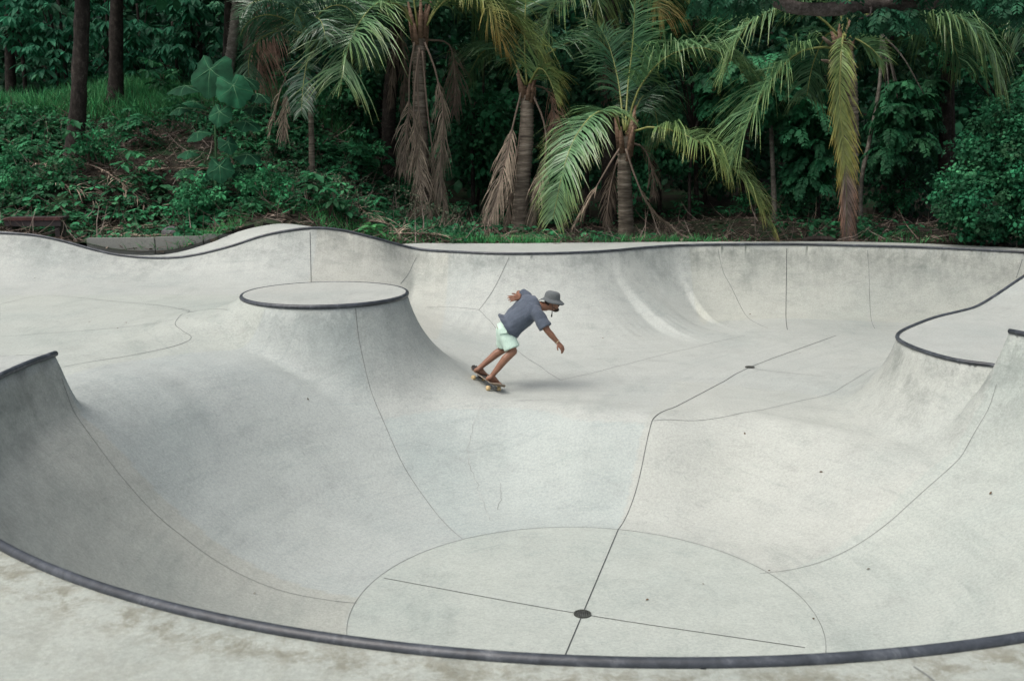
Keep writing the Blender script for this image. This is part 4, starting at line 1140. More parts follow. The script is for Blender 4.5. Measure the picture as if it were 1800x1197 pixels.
# feather-leaved trees on the right
for boxes, Y, tr, rr_, mat, colr, lab in [
        ([(1290, 1370, 95, 170), (1330, 1420, 130, 200)], 25.0, [(1362, 402), (1360, 330), (1356, 240), (1350, 150)], .07, M_PALEBARK, (.026, .15, .066), 'feather-leaved tree with a thin pale stem left of the long hanging yellow frond'),
        ([(1385, 1450, 180, 330)], 25.4, [(1440, 400), (1436, 320), (1425, 240), (1420, 190)], .05, M_DARKBARK, (.022, .13, .058), 'feather-leaved tree whose leaves hang in tiers close left of the yellowing palm'),
        ([(1555, 1640, 140, 280)], 25.5, [(1512, 395), (1514, 320), (1530, 240), (1546, 150), (1550, 60)], .065, M_PALEBARK, (.02, .115, .05), 'feather-leaved tree with a crooked pale stem right of the yellowing palm'),
        ([(1240, 1300, 130, 190)], 26.5, [(1212, 395), (1213, 300), (1225, 220), (1262, 150)], .05, M_DARKBARK, (.022, .13, .056), 'small feather-leaved tree behind the arching right fronds of the young palm')]:
    c = np.vstack([in_box(rng, 34 // len(boxes), *bx, Y - .8, Y + .8) for bx in boxes])
    st, di = [], []
    for q in c:
        for k in range(6):
            a = rng.uniform(0, 6.28); st.append(q); di.append((math.cos(a), math.sin(a), rng.uniform(-.5, .5)))
    bl = pinnate(rng, st, di, .62, 8, .17, colr, 1.6)
    pts = [at_y(a, b_, Y) for a, b_ in tr]; b = gpt(pts[0][0], pts[0][1], -.1)
    tree('feather_leaf_tree', lab, 'tree', b, [b] + pts[1:], rr_, rr_ * .6, bl, mat, 'feather-leaved trees at the right',
         limbs=[(pts[-1], (pts[-1] + c[q]) / 2 + np.array([0, 0, .15]), c[q]) for q in range(0, len(c), 6)])
for u, v0, vt, Y, r, lab in [(836, 330, 130, 29.0, .05, 'thin bare stem in the dark between the skirted palm and the ringed palm'), (1660, 395, 150, 28, .09, 'dark stem in the shade left of the dense bush'),
                             (1545, 390, 120, 27.5, .11, 'dark thick trunk close behind the crooked pale stem'), (1300, 390, 170, 30, .08, 'dark stem deep in the wood left of the thin pale one'), (1100, 380, 200, 30, .1, 'dark trunk straight behind the young palm')]:
    b = at_y(u, v0, Y); b = gpt(b[0], b[1], -.1); tp = at_y(u + 14, vt, Y)
    c = tp + rng.normal(0, 1, (16, 3)) * np.array([.9, .8, .6]) + np.array([0, 0, 1.2])
    tree('shade_tree', lab, 'tree', b, [b, (b + tp) / 2 + np.array([.1, 0, 0]), tp, tp + np.array([.1, 0, 1.0])], r, r * .6, clumps(rng, c, 40, .5, .2, DEEPGREEN), M_DARKBARK, 'dark stems in the depth of the wood')

# dense small-leaved bush at the right edge
b = gpt(9.75, 19.75, -.05)
cs = []
for cxx, cyy, czz, rx, rz, n in [(9.7, 19.9, 1.2, 1.35, 1.15, 150), (10.5, 19.7, 1.9, 1.3, 1.3, 130), (9.2, 19.7, .75, 1.0, .65, 70), (10.6, 19.5, .8, 1.2, .8, 80), (9.95, 20.1, 2.35, .8, .65, 50)]:
    d = sphere_dirs(rng, n); d[:, 1] = -np.abs(d[:, 1]) * np.where(rng.uniform(size=n) < .75, 1, -1)
    cs.append(np.array([cxx, cyy, czz]) + d * np.array([rx, .95, rz]) * (rng.uniform(.55, 1.06, n))[:, None])
cs = np.vstack(cs); cs = cs[cs[:, 2] > .15]
bl = clumps(rng, cs, 62, .22, .078, (.018, .125, .056), var=.5, width=1.15, warm=.2)
t = tree('dense_bush', 'big dense bush of small glossy leaves at the right edge beside the deck', 'bush', b, [b, b + np.array([.1, .1, .7]), b + np.array([.3, .1, 1.6])], .07, .04, bl, M_DARKBARK,
         limbs=[(b + np.array([0, 0, .15]), b + np.array([a * .5, .1, .8]), b + np.array([a, 0, 1.7])) for a in (-.9, -.5, .5, .9)], crown='foliage')

# old tree outside the frame on the right: one limb and its leaves hang into the top of the picture
b = gpt(14.2, 19.6, -.1)
LY = 17.0
lp = [at_y(2100, -190, LY + 1.5), at_y(1900, -70, LY + .6), at_y(1760, -22, LY), at_y(1660, 0, LY), at_y(1600, 7, LY), at_y(1530, 12, LY), at_y(1450, 17, LY), at_y(1385, 12, LY), at_y(1360, -6, LY), at_y(1345, -50, LY + .2)]
t = tag(empty('overhanging_tree', b), 'old tree whose thick dark limb and hanging leaves cross the top right of the picture', 'tree')
base = np.array(b); m = MB(); rr = random.Random(3)
m.tube(spline(np.array([b, b + np.array([-.1, -.1, 1.6]), b + np.array([-.3, -.5, 3.6]), lp[0], lp[0] + np.array([.2, .6, 2.5])]) - base, 18), np.linspace(.32, .2, 18), 10, jag=.07, rng=rr)
m.build('trunk', M_BRANCH, t)
m = MB(); m.tube(spline(np.array(lp) - base, 46), [(.155 - .0012 * i) * rr.uniform(.9, 1.08) for i in range(46)], 11, jag=.07, rng=rr); m.build('limb', M_BRANCH, t)
tw = [[at_y(1640, 4, LY), at_y(1610, 20, LY - .1), at_y(1560, 22, LY - .3)], [at_y(1385, 8, LY), at_y(1330, -4, LY - .2), at_y(1270, 5, LY - .3)], [at_y(1700, -8, LY), at_y(1730, 15, LY - .3), at_y(1770, 30, LY - .4)], [at_y(1530, 8, LY), at_y(1530, 26, LY - .3), at_y(1510, 34, LY - .4)]]
for q in tw:
    m = MB(); m.tube(spline(np.array(q) - base, 7), np.linspace(.03, .008, 7), 6); m.build('twig', M_BRANCH, t)
st, di = [], []
for (u0, u1, v0, v1, n) in [(1545, 1610, 12, 34, 16), (1640, 1800, -40, -6, 34), (1225, 1350, -40, 2, 36), (1500, 1560, 14, 34, 10), (1750, 1830, -5, 22, 12), (1380, 1660, -60, -30, 40)]:
    for _ in range(n):
        q = at_y(rng.uniform(u0, u1), rng.uniform(v0, v1), LY + rng.uniform(-.7, .5))
        for k in range(4):
            a = rng.uniform(0, 6.28); st.append(q); di.append((math.cos(a), math.sin(a), rng.uniform(-.9, .2)))
V, F, C3 = pinnate(rng, st, di, .36, 6, .125, (.014, .08, .04), 1.5, width=.62)
leaves_obj('crown', (V - base, F, C3), None, t)
cc = np.array(lp[0]) + rng.normal(0, 1, (60, 3)) * np.array([2.2, 1.5, .9]) + np.array([0, .5, 3.0])
V, F, C3 = clumps(rng, cc, 40, .6, .18, (.014, .07, .036)); leaves_obj('upper_crown', (V - base, F, C3), None, t)

# the mass of the wood behind
c = np.stack([rng.uniform(-24, 24, 1500), rng.uniform(32.5, 44, 1500), rng.uniform(0, 1, 1500) ** 1.1 * 12], 1)
c = c[(c[:, 0] > -3.5) | (c[:, 1] > 35.5)]
c[:, 2] += ground_z(c[:, 0], c[:, 1])
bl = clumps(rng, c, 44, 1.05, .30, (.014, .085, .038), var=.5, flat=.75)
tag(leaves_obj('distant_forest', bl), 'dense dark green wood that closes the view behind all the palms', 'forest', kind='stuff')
c = np.stack([rng.uniform(-22, 22, 620), rng.uniform(28, 46, 620), rng.uniform(9.5, 14, 620)], 1)  # unseen leaf mass added overhead to darken the wood, left off the grass shelf
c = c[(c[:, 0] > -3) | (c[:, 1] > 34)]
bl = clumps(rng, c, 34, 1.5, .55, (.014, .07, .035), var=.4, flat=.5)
tag(leaves_obj('shading_canopy', bl), 'leaf canopy added out of view overhead to shade the wood below', 'canopy', kind='stuff')
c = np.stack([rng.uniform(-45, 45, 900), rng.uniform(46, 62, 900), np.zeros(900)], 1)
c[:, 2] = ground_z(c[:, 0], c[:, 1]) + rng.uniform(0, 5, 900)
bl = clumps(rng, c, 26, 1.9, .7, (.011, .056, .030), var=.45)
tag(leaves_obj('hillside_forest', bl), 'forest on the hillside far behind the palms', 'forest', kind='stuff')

# low plants: grass, ground cover, litter
BLADE = (np.array([[-.5, 0, 0], [.5, 0, 0], [-.36, .5, .10], [.36, .5, .10], [0, 1, .42]]), np.array([[0, 1, 3, 2], [2, 3, 4, 4]]))
def grass_patch(rng, pos, hmin, hmax, base, wid=.012, lean=.35, var=.3):
    n = len(pos); h = rng.uniform(hmin, hmax, n)
    ax = np.array([0, 0, 1.0]) + rng.normal(0, lean, (n, 3)) * np.array([1, 1, .2])
    nr = rng.normal(0, 1, (n, 3)) * np.array([1, 1, .1])
    return scatter(BLADE, pos, ax, nr, h, greens(rng, n, base, var, .15), wid / h.mean())
def on_ground(rng, n, x0, x1, y0, y1, dens=None, f=1.3, thr=0.0):
    x = rng.uniform(x0, x1, n); y = rng.uniform(y0, y1, n)
    if dens is not None:
        q = np.sin(x * f + dens) + np.sin(y * f * 1.7 + dens * 2) + np.sin((x + y) * f * .7 + dens * 3) + rng.normal(0, .4, n)
        x, y = x[q > thr], y[q > thr]
    k = y > back_y(x) + .06
    x, y = x[k], y[k]
    return np.stack([x, y, ground_z(x, y)], 1)
g1 = grass_patch(rng, on_ground(rng, 26000, -15.5, -4.2, 26.4, 30.5), .25, .65, (.038, .215, .078), .02, .45, .4)
tag(leaves_obj('grass', g1), 'tall bright green grass on the shelf between the dark trunks', 'grass', kind='stuff')
pts = np.vstack([on_ground(rng, 9000, -2.2, 5.2, 19.6, 22.6, .4, 1.9, .15), on_ground(rng, 7000, -1.6, 4.2, 20.05, 21.2, 2.2, 2.3, .25), on_ground(rng, 2600, -7.4, -5.2, 18.7, 19.7, 1.0, 2.0, -.6),
                 on_ground(rng, 2600, -5.6, -2.2, 19.2, 20.8, .8, 2.0, -.5), on_ground(rng, 1600, 4.5, 9.5, 19.8, 22.5, 1.7, 1.6, .9)])
g2 = grass_patch(rng, pts, .07, .26, (.045, .25, .085), .013, .5, .4)
tag(leaves_obj('verge_grass', g2), 'short green grass in patches along the back edge of the concrete', 'grass', kind='stuff')
p3 = np.vstack([on_ground(rng, 2900, -14, -1.2, 19.2, 26.0, .3, .9, .1), on_ground(rng, 600, -3, 9, 21.5, 30, .9, .8, .3)])
bl1 = whorls(rng, p3 + np.array([0, 0, .12]) + rng.uniform(0, .14, (len(p3), 1)) * np.array([0, 0, 1]), 7, .17, (.022, .13, .055), .25, OVAL, .85, .42)
p4 = on_ground(rng, 1700, -13, -.8, 20.0, 26.5, 1.9, 1.1, .5)
bl2 = clumps(rng, p4 + np.array([0, 0, .16]), 16, .24, .11, (.02, .12, .05), var=.4)
tag(leaves_obj('ground_cover', join([bl1, bl2])), 'low leafy plants and creepers that cover the littered bank', 'undergrowth', kind='stuff')
p5 = np.vstack([on_ground(rng, 7000, -14, -1, 18.7, 27), on_ground(rng, 3800, -3, 14, 18.5, 27), on_ground(rng, 1500, -2.5, 6, 19.6, 20.6)])
n5 = len(p5)
cols = np.array([(.10, .078, .058), (.15, .12, .095), (.07, .05, .038), (.19, .155, .125)])[rng.integers(0, 4, n5)] * np.exp(rng.normal(0, .25, n5))[:, None]
bl = scatter(OVAL, p5 + np.array([0, 0, .02]), rng.normal(0, 1, (n5, 3)) * np.array([1, 1, .15]), np.array([0, 0, 1.0]) + rng.normal(0, .35, (n5, 3)), rng.uniform(.06, .16, n5), cols, .8)
p6 = np.vstack([on_ground(rng, 4200, -14, -1, 18.8, 27), on_ground(rng, 900, -3, 12, 18.7, 26), on_ground(rng, 500, -2.5, 6, 19.6, 20.9)]); n6 = len(p6)
cols = np.array([(.13, .10, .08), (.2, .165, .14), (.09, .07, .055)])[rng.integers(0, 3, n6)]
bl6 = scatter(BLADE, p6 + np.array([0, 0, .04]), rng.normal(0, 1, (n6, 3)) * np.array([1, 1, .3]) + np.array([0, 0, .15]), rng.normal(0, 1, (n6, 3)) + np.array([0, 0, 1.5]), rng.uniform(.25, .9, n6), cols, .03)
tag(leaves_obj('leaf_litter', join([(bl[0], bl[1], bl[2]), bl6]), M_DEAD), 'dry brown leaves and sticks littering the bank and verge', 'litter', kind='stuff')

# shrubs on the bank: four of a kind, then copies
def shrub_proto(kind):
    t = empty('shrub')
    if kind == 0:
        st, di = [], []
        for k in range(34):
            a = rng.uniform(0, 6.28); st.append((rng.normal(0, .12), rng.normal(0, .12), rng.uniform(.2, .95))); di.append((math.cos(a), math.sin(a), rng.uniform(0, .9)))
        bl = pinnate(rng, st, di, .62, 8, .15, (.024, .15, .062), 1.3)
    elif kind == 1:
        c = rng.normal(0, 1, (26, 3)) * np.array([.34, .3, .28]) + np.array([0, 0, .62]); c[:, 2] = np.abs(c[:, 2])
        bl = clumps(rng, c, 26, .2, .11, (.026, .16, .066), var=.4)
    elif kind == 2:
        c = rng.normal(0, 1, (24, 3)) * np.array([.36, .3, .3]) + np.array([0, 0, .6]); c[:, 2] = np.abs(c[:, 2])
        bl = whorls(rng, c, 8, .26, (.024, .145, .06), .35, OVAL, .7, .3)
    else:
        c = rng.normal(0, 1, (30, 3)) * np.array([.42, .34, .3]) + np.array([0, 0, .6]); c[:, 2] = np.abs(c[:, 2])
        bl = clumps(rng, c, 18, .22, .065, (.075, .115, .075), var=.35)
    leaves_obj('foliage', bl, None, t)
    for k in range(4):
        a = rng.uniform(0, 6.28)
        m = MB(); m.tube([(0, 0, -.05), (math.cos(a) * .1, math.sin(a) * .1, .35), (math.cos(a) * .28, math.sin(a) * .28, .8)], [.018, .014, .006], 5); m.build('stem', M_TWIG, t)
    return t
def copy_thing(o):
    c = o.copy(); COL.objects.link(c)
    for ch in list(o.children):
        d = ch.copy(); COL.objects.link(d); d.parent = c
    return c
SHL = ['fern-leaved green shrub', 'small rounded leafy shrub', 'broad-leaved green shrub', 'pale grey-green twiggy shrub']
shrub_spots = {0: [(480, 300, 23.5), (620, 290, 24.6), (660, 250, 25.5), (520, 262, 25.2), (600, 330, 23), (700, 300, 24.5), (250, 300, 23.6), (60, 300, 23.5), (460, 350, 21.6), (540, 345, 22), (660, 345, 22.4), (40, 262, 25.0)],
               1: [(338, 388, 20.4), (352, 372, 20.8), (470, 392, 20.4), (640, 260, 25.5), (720, 280, 26), (860, 370, 24.4), (180, 330, 22.4), (30, 345, 21.8), (10, 300, 23), (790, 340, 26), (1330, 372, 27), (1580, 372, 26)],
               2: [(285, 160, 28), (110, 345, 22), (160, 318, 22.8), (215, 260, 25), (300, 262, 25), (455, 290, 24), (580, 400, 20.6), (250, 345, 21.8), (320, 230, 26.4), (420, 320, 22.8), (500, 222, 27), (640, 200, 27.5), (1210, 375, 27)],
               3: [(515, 365, 21.4), (590, 365, 21.4), (560, 340, 22), (720, 375, 22.6), (775, 380, 22.4), (790, 392, 21.8), (480, 340, 22.3)]}
for kind, spots in shrub_spots.items():
    proto = shrub_proto(kind)
    for i, (u, v, Y) in enumerate(spots):
        o = proto if i == 0 else copy_thing(proto)
        p = at_y(u, v, Y); z = float(ground_z(p[0], p[1]))
        o.location = (p[0], p[1], z - .03); o.rotation_euler = (0, 0, rng.uniform(0, 6.28))
        s = rng.uniform(.5, .85); o.scale = (s, s, s * rng.uniform(.85, 1.15))
        tag(o, place_label(SHL[kind], u, v, MARKS), 'shrub', ['fern-leaved shrubs on the bank', 'rounded shrubs on the bank', 'broad-leaved shrubs on the bank', 'pale twiggy shrubs near the palms'][kind])
o = tag(empty('seedling', gpt(*at_y(655, 392, 20.3)[:2])), 'small bright green seedling with broad leaves by the foot of the tall skirted palm', 'plant')
bl = whorls(rng, np.array([[0, 0, .28], [.05, 0, .2], [-.12, 0, .18]]), 7, .26, (.06, .26, .09), .1, OVAL, .8, .15); leaves_obj('foliage', bl, None, o)
m = MB(); m.tube([(0, 0, -.03), (0, 0, .28)], [.01, .006], 5); m.build('stem', M_STEM, o)

M_VEIN = plain('leaf_vein', (.07, .19, .09), .7)
M_BIGLEAF = leaf_mat('big_leaf', None, 0.35, 0.8)
# tall plant with big lobed leaves on the left
def big_leaf(size, nrm, ax, seed):
    r_ = np.random.default_rng(seed); NA_, V, F = 30, [(0, 0, 0)], []
    for q, rr_ in enumerate((.3, .65, 1.0)):
        for k in range(NA_):
            a = 2 * math.pi * k / NA_
            lobes = 1 + .075 * math.cos(5 * a) * rr_ ** 2 + .04 * math.sin(13 * a) * rr_ ** 3 - .62 * math.exp(-((a - math.pi) / .28) ** 2) * rr_
            x, y = rr_ * lobes * math.sin(a) * .92, rr_ * lobes * math.cos(a)
            V.append((x, y + .12, -.28 * rr_ ** 2 - .05 * abs(math.cos(2.5 * a)) * rr_ + .03 * r_.normal()))
    for k in range(NA_):
        k2 = (k + 1) % NA_; F.append((0, 1 + k2, 1 + k, 1 + k))
        for q in range(2): F.append((1 + q * NA_ + k, 1 + q * NA_ + k2, 1 + (q + 1) * NA_ + k2, 1 + (q + 1) * NA_ + k))
    V = np.array(V) * size * .5
    a = unit(np.array(ax, float)); s = unit(np.cross(a, nrm)); nn = np.cross(s, a)
    return V[:, :1] * s + V[:, 1:2] * a + V[:, 2:] * nn, F
Y = 21.4
b = gpt(*at_y(380, 372, Y)[:2], -.05)
t = tag(empty('big_leaf_plant', b), 'tall single-stemmed plant with very large lobed green leaves on the left', 'plant')
m = MB(); stem = spline(np.array([b, at_y(380, 300, Y), at_y(378, 220, Y), at_y(374, 150, Y), at_y(372, 128, Y)]) - b, 14)
m.tube(stem, np.linspace(.032, .018, 14), 7); m.build('stem', M_STEM, t)
for k, (u, v, s, dy, nx, nz, axx, axz) in enumerate([
        (370, 122, 92, -.15, -.1, .55, -.1, -.8), (410, 150, 74, -.35, .25, .5, .35, -.9), (326, 152, 62, -.1, -.3, .9, -.9, -.15), (452, 166, 52, .05, .35, .8, .9, -.3), (430, 138, 60, .4, .3, .7, .8, -.4),
        (386, 196, 50, -.4, 0, .7, -.1, -.7), (318, 190, 44, .15, -.3, .8, -.9, -.3), (345, 180, 46, .4, -.2, .8, -.7, .1), (350, 232, 50, -.2, -.2, .7, -.8, -.4), (432, 214, 56, 0, .2, .8, .8, -.3),
        (445, 188, 46, .3, .3, .8, .9, -.2), (400, 250, 42, -.3, .2, .6, .4, -.8), (334, 266, 46, 0, -.2, .8, -.9, -.2), (434, 272, 54, 0, .2, .8, .9, -.35), (326, 298, 46, -.1, -.3, .7, -.9, -.3),
        (386, 292, 56, -.3, 0, .6, .1, -.8), (422, 300, 46, .1, .3, .7, .8, -.5), (360, 306, 40, .2, -.2, .8, -.5, -.4)]):
    w = s * .88 / FPX * Y
    V, F = big_leaf(w, np.array([nx, -.75 if k < 2 else -.45, nz + (0 if k < 2 else .2)]), (axx, -.35, axz), k)
    c = np.array(at_y(u, v, Y + dy)) - b
    col = np.tile(np.array((.018, .098, .047)) * math.exp(rng.normal(0, .15)) * (.85 if k < 2 else .72), (len(V), 1)); col[1:] *= (1 + .55 * np.exp(-((((np.tile(np.arange(30), 3) + 3) % 6) - 3) / .7) ** 2))[:, None]; col[0] *= 1.5; col *= np.exp(rng.normal(0, .12, (len(V), 1))) * math.exp(rng.normal(0, .22))
    o = link('leaf', mesh('leaf', V + c, fix_tris(np.array([f if len(f) == 4 else (*f, f[-1]) for f in F])), M_BIGLEAF, True, col=col), t)
    ang = np.r_[0, np.tile(np.arange(30) * 2 * np.pi / 30, 3)]
    j = int(np.argmin(np.abs(stem[:, 2] - (c[2] - .08))))
    m = MB()
    for lobe in range(5):
        q = V[[0] + [1 + ring * 30 + lobe * 6 for ring in range(3)]] + c; m.tube(q + unit(np.array([nx, -.75, nz])) * .006, [.008, .006, .004, .002], 4)
    m.build('vein', M_VEIN, o)
    m = MB(); m.tube([stem[j], (stem[j] + c) / 2 + np.array([0, 0, .05]), c], [.012, .009, .007], 5); m.build('petiole', M_STEM, o)

# fallen dead fronds lying on the bank and verge
for i, (u, v, Y, az, ln, kd) in enumerate([(70, 295, 23.0, -40, 2.6, 'dead'), (120, 330, 21.6, -25, 2.2, 'dead'), (210, 330, 21.8, -35, 2.4, 'dead'), (330, 300, 22.6, 200, 2.0, 'dead'), (360, 345, 21.5, 15, 1.8, 'dead'),
                                      (230, 395, 19.8, -8, 2.4, 'dead'), (200, 380, 20.3, 10, 2.2, 'dead'), (420, 290, 23.2, 30, 1.8, 'dead'), (560, 330, 22.4, 200, 1.8, 'dead'), (690, 385, 21.0, 160, 1.8, 'dead'), (740, 412, 20.4, -15, 1.4, 'dead'),
                                      (820, 330, 24.5, -30, 2.2, 'darkdead'), (900, 412, 20.8, -5, 1.8, 'dead'), (960, 408, 21.0, 175, 1.6, 'dead'), (700, 400, 20.6, 100, 1.3, 'dead'), (640, 360, 21.8, -60, 1.5, 'dead'), (30, 260, 24.4, -20, 2.0, 'darkdead'), (1120, 410, 21, 8, 1.3, 'dead')]):
    p = at_y(u, v, Y); a = R(az)
    s = np.linspace(-.5, .5, 24) * ln
    x = p[0] + s * math.cos(a); y = np.maximum(p[1] + s * math.sin(a), back_y(x) + .15)
    C = np.stack([x, y, ground_z(x, y) + .10 + .08 * np.sin(np.linspace(0, 3.1, 24))], 1)
    t = tag(empty('fallen_palm_frond', C[0]), place_label('dry fallen palm frond', u, v, MARKS), 'fallen frond', 'fallen palm fronds')
    frond(t, C, .5, kd, name='leaflets', hang=.35, start=.22, fwd=1.2, ragged=.35, rad=.022, per_m=20)

# kerb of blocks behind the dip of the deck
kl = [(-7.98, 18.66), (-6.75, 18.80), (-5.9, 19.0), (-5.2, 19.2), (-4.75, 19.36)]
t = tag(empty('concrete_kerb', (kl[0][0], kl[0][1], 0)), 'low weathered concrete kerb wall behind the dip in the far left deck', 'kerb')
for (x0, y0), (x1, y1) in zip(kl, kl[1:]):
    a = math.atan2(y1 - y0, x1 - x0); ln = math.hypot(x1 - x0, y1 - y0) - .006
    V, F = [], []
    bm = bmesh.new(); bmesh.ops.create_cube(bm, size=1.0)
    bmesh.ops.scale(bm, vec=(ln, .13, .36), verts=bm.verts)
    bmesh.ops.bevel(bm, geom=bm.edges[:], offset=.012, segments=2, affect='EDGES')
    me = bpy.data.meshes.new('kerb_block'); bm.to_mesh(me); bm.free(); me.materials.append(M_KERB)
    o = link('kerb_block', me, t); xm, ym = (x0 + x1) / 2, (y0 + y1) / 2 + .06
    o.location = (xm - kl[0][0], ym - kl[0][1], .02 + .07 * (xm + 7.98) / 3.2 + random.Random(int(xm * 50)).uniform(-.008, .008)); o.rotation_euler = (0, 0, a)

# bench half hidden at the left edge
M_BENCH = plain('dark_painted_wood', (0.028, 0.022, 0.022), 0.6, 0.3, 6)
M_BENCHRED = plain('worn_red_paint', (0.055, 0.018, 0.016), 0.6, 0.5, 8)
p = at_y(66, 402, 19.6); gz = float(ground_z(p[0], p[1]))
t = tag(empty('bench', (p[0], p[1], gz), R(4)), 'low dark wooden bench with a red front edge at the left beyond the lip', 'bench')
hz = at_y(66, 384, 19.6)[2] - gz
for yy, mt in ((-.16, M_BENCHRED), (0, M_BENCH), (.16, M_BENCH)):
    m = MB(); m.box((0, yy, hz), (1.08, .145, .055)); m.build('seat_plank', mt, t, smooth=False)
m = MB(); m.box((0, -.19, hz - .085), (1.06, .05, .11)); m.build('rail', M_BENCH, t, smooth=False)
for xx in (-.44, .44):
    m = MB(); m.box((xx, 0, (hz - .03) / 2 - .04), (.09, .36, hz - .03)); m.build('leg', M_BENCH, t, smooth=False)

# odds and ends on the verge
def lump(name, label, cat, loc, size, mat, seed, group=None):
    bm = bmesh.new(); bmesh.ops.create_icosphere(bm, subdivisions=3, radius=1.0); rr = np.random.default_rng(seed)
    w = rr.normal(0, 1, (5, 3)); ph = rr.uniform(0, 6, 5)
    for v in bm.verts:
        k = 1 + .09 * sum(math.sin(float(np.dot(w[i] * 2, v.co)) + ph[i]) for i in range(5)) / 1.5
        v.co = Vector((v.co.x * size[0] * k, v.co.y * size[1] * k, v.co.z * size[2] * k))
    me = bpy.data.meshes.new(name); bm.to_mesh(me); bm.free(); me.materials.append(mat)
    for q in me.polygons: q.use_smooth = True
    return tag(link(name, me, None, loc), label, cat, group)
M_STONE = plain('grey_stone', (0.09, 0.09, 0.095), 0.85, 0.5, 5, bump=.6, bscale=14)
M_REDHUSK = plain('reddish_husk', (0.15, 0.065, 0.045), 0.85, 0.4, 8, bump=.5, bscale=20)
p = at_y(300, 392, 19.9); lump('boulder', 'rounded grey stone lying by the kerb among dead fronds', 'stone', gpt(p[0], p[1], .14), (.2, .15, .12), M_STONE, 2)
p = at_y(288, 408, 19.6); lump('palm_sheath', 'reddish curled palm sheath lying in front of the grey stone', 'palm sheath', gpt(p[0], p[1], .06), (.24, .12, .08), M_REDHUSK, 5)
p = at_y(1172, 414, 21.0); lump('coconut', 'brown coconut husk beside the drooping dead frond of the young palm', 'coconut', gpt(p[0], p[1], .07), (.09, .09, .12), M_REDHUSK, 8)
p = at_y(1440, 419, 20.6); lump('dark_lump', 'short black lump in place of a dark hole by the yellowing palm', 'log', gpt(p[0], p[1], .05), (.36, .12, .08), M_DARKBARK, 9)  # bark lump put in where only a black hole was made out
p = at_y(645, 408, 20.0); lump('leaf_mould_heap', 'low brown heap of leaf mould beside the bright seedling', 'heap', gpt(p[0], p[1], -.03), (.4, .18, .08), M_TWIG, 12)

# little dry leaves on the concrete
for i, (u, v) in enumerate([(220, 568), (208, 577), (160, 566), (330, 560), (60, 490), (1405, 622), (1308, 760), (1058, 594), (1320, 552), (1135, 1056), (1430, 1090), (1238, 1028), (1530, 1000), (445, 1044), (1740, 870), (1440, 830), (540, 700), (1350, 1004)]):
    p = drape_px(u, v); rr = np.random.default_rng(i)
    e = .05
    nx = -(height(p[0] + e, p[1]) - height(p[0] - e, p[1])) / (2 * e); ny = -(height(p[0], p[1] + e) - height(p[0], p[1] - e)) / (2 * e)
    a = rr.uniform(0, 6.28); nn = unit(np.array([nx, ny, 1.0]) + rr.normal(0, .12, 3)); ax = unit(np.cross(nn, (math.cos(a), math.sin(a), 0)))
    bl = scatter(OVAL, np.array([[0, 0, 0]]), ax[None], nn[None], np.array([rr.uniform(.03, .05)]), np.array([[.10, .065, .04]]) * rr.uniform(.6, 1.5), .8)
    o = link('fallen_leaf', mesh('fallen_leaf', bl[0], bl[1], M_DEAD, True, col=bl[2]), None, p + nn * .008)
    tag(o, place_label('dry brown leaf', u, v, SPOTS), 'leaf', 'dry leaves on the concrete')
# ------------------------------------------------------------------ skateboard and skater
SX, SY = -0.36, 13.1
SP = np.array([SX, SY, height(SX, SY)]); e = .12
sn = unit(np.array([-(height(SX + e, SY) - height(SX - e, SY)) / (2 * e), -(height(SX, SY + e) - height(SX, SY - e)) / (2 * e), 1.0]))
ba = np.array([-.50, .84, 0.0]); ba = unit(ba - sn * (ba @ sn))                 # along the board, towards the far end
bt = np.cross(ba, sn); bt = unit(bt)                                             # towards the toes
lean = R(11)
dn = unit(sn * math.cos(lean) + bt * math.sin(lean)); dt = np.cross(ba, dn)      # the deck leans on its trucks
M_DECK = plain('worn_board_wood', (0.20, 0.16, 0.12), 0.7, 0.35, 14)
M_GRIP = plain('grip_tape', (0.06, 0.055, 0.05), 0.95, 0.3, 40)
M_TRUCK = plain('truck_metal', (0.32, 0.33, 0.34), 0.4, 0.2, 20, 0.8)
M_BLACKRUB = plain('black_bushing', (0.02, 0.02, 0.022), 0.6)
M_WHEEL = plain('cream_wheel', (0.50, 0.38, 0.20), 0.5, 0.15, 20)
WR, WW = .034, .045
DECKO = SP + sn * (WR + .052) + dn * .012
sk = tag(empty('skateboard', SP), 'skateboard with cream wheels under the bare feet of the skater', 'skateboard')
def frame(o, X_, Y_, Z_): return lambda p: o + X_ * p[0] + Y_ * p[1] + Z_ * p[2]
fd = frame(DECKO - SP, ba, dt, dn)
# deck: popsicle outline, kicked ends, slight dish
NS, NWd = 36, 8
V, F = [], []
for top in (1, 0):
    for i in range(NS):
        u = -1 + 2 * i / (NS - 1); xx = u * .40
        hw = .103 * (1 - max(0, (abs(u) - .62) / .38) ** 2.6) ** .5 if abs(u) < 1 else .012
        hw = max(hw, .012)
        zk = .055 * max(0, (abs(u) - .62) / .38) ** 1.4
        for j in range(NWd):
            w = -1 + 2 * j / (NWd - 1)
            V.append(fd((xx, w * hw, zk + .010 * w * w + (0.0 if top else -.012))))
n0 = NS * NWd
for i in range(NS - 1):
    for j in range(NWd - 1):
        a = i * NWd + j
        F.append((a, a + NWd, a + NWd + 1, a + 1)); F.append((n0 + a, n0 + a + 1, n0 + a + NWd + 1, n0 + a + NWd))
    for j in (0, NWd - 1):
        a = i * NWd + j; F.append((a, n0 + a, n0 + a + NWd, a + NWd) if j == 0 else (a, a + NWd, n0 + a + NWd, n0 + a))
for i in (0, NS - 1):
    for j in range(NWd - 1):
        a = i * NWd + j; F.append((a, a + 1, n0 + a + 1, n0 + a) if i == 0 else (a, n0 + a, n0 + a + 1, a + 1))
mi = [1 if (k < len(F)) and max(f) < n0 else 0 for k, f in enumerate(F)]
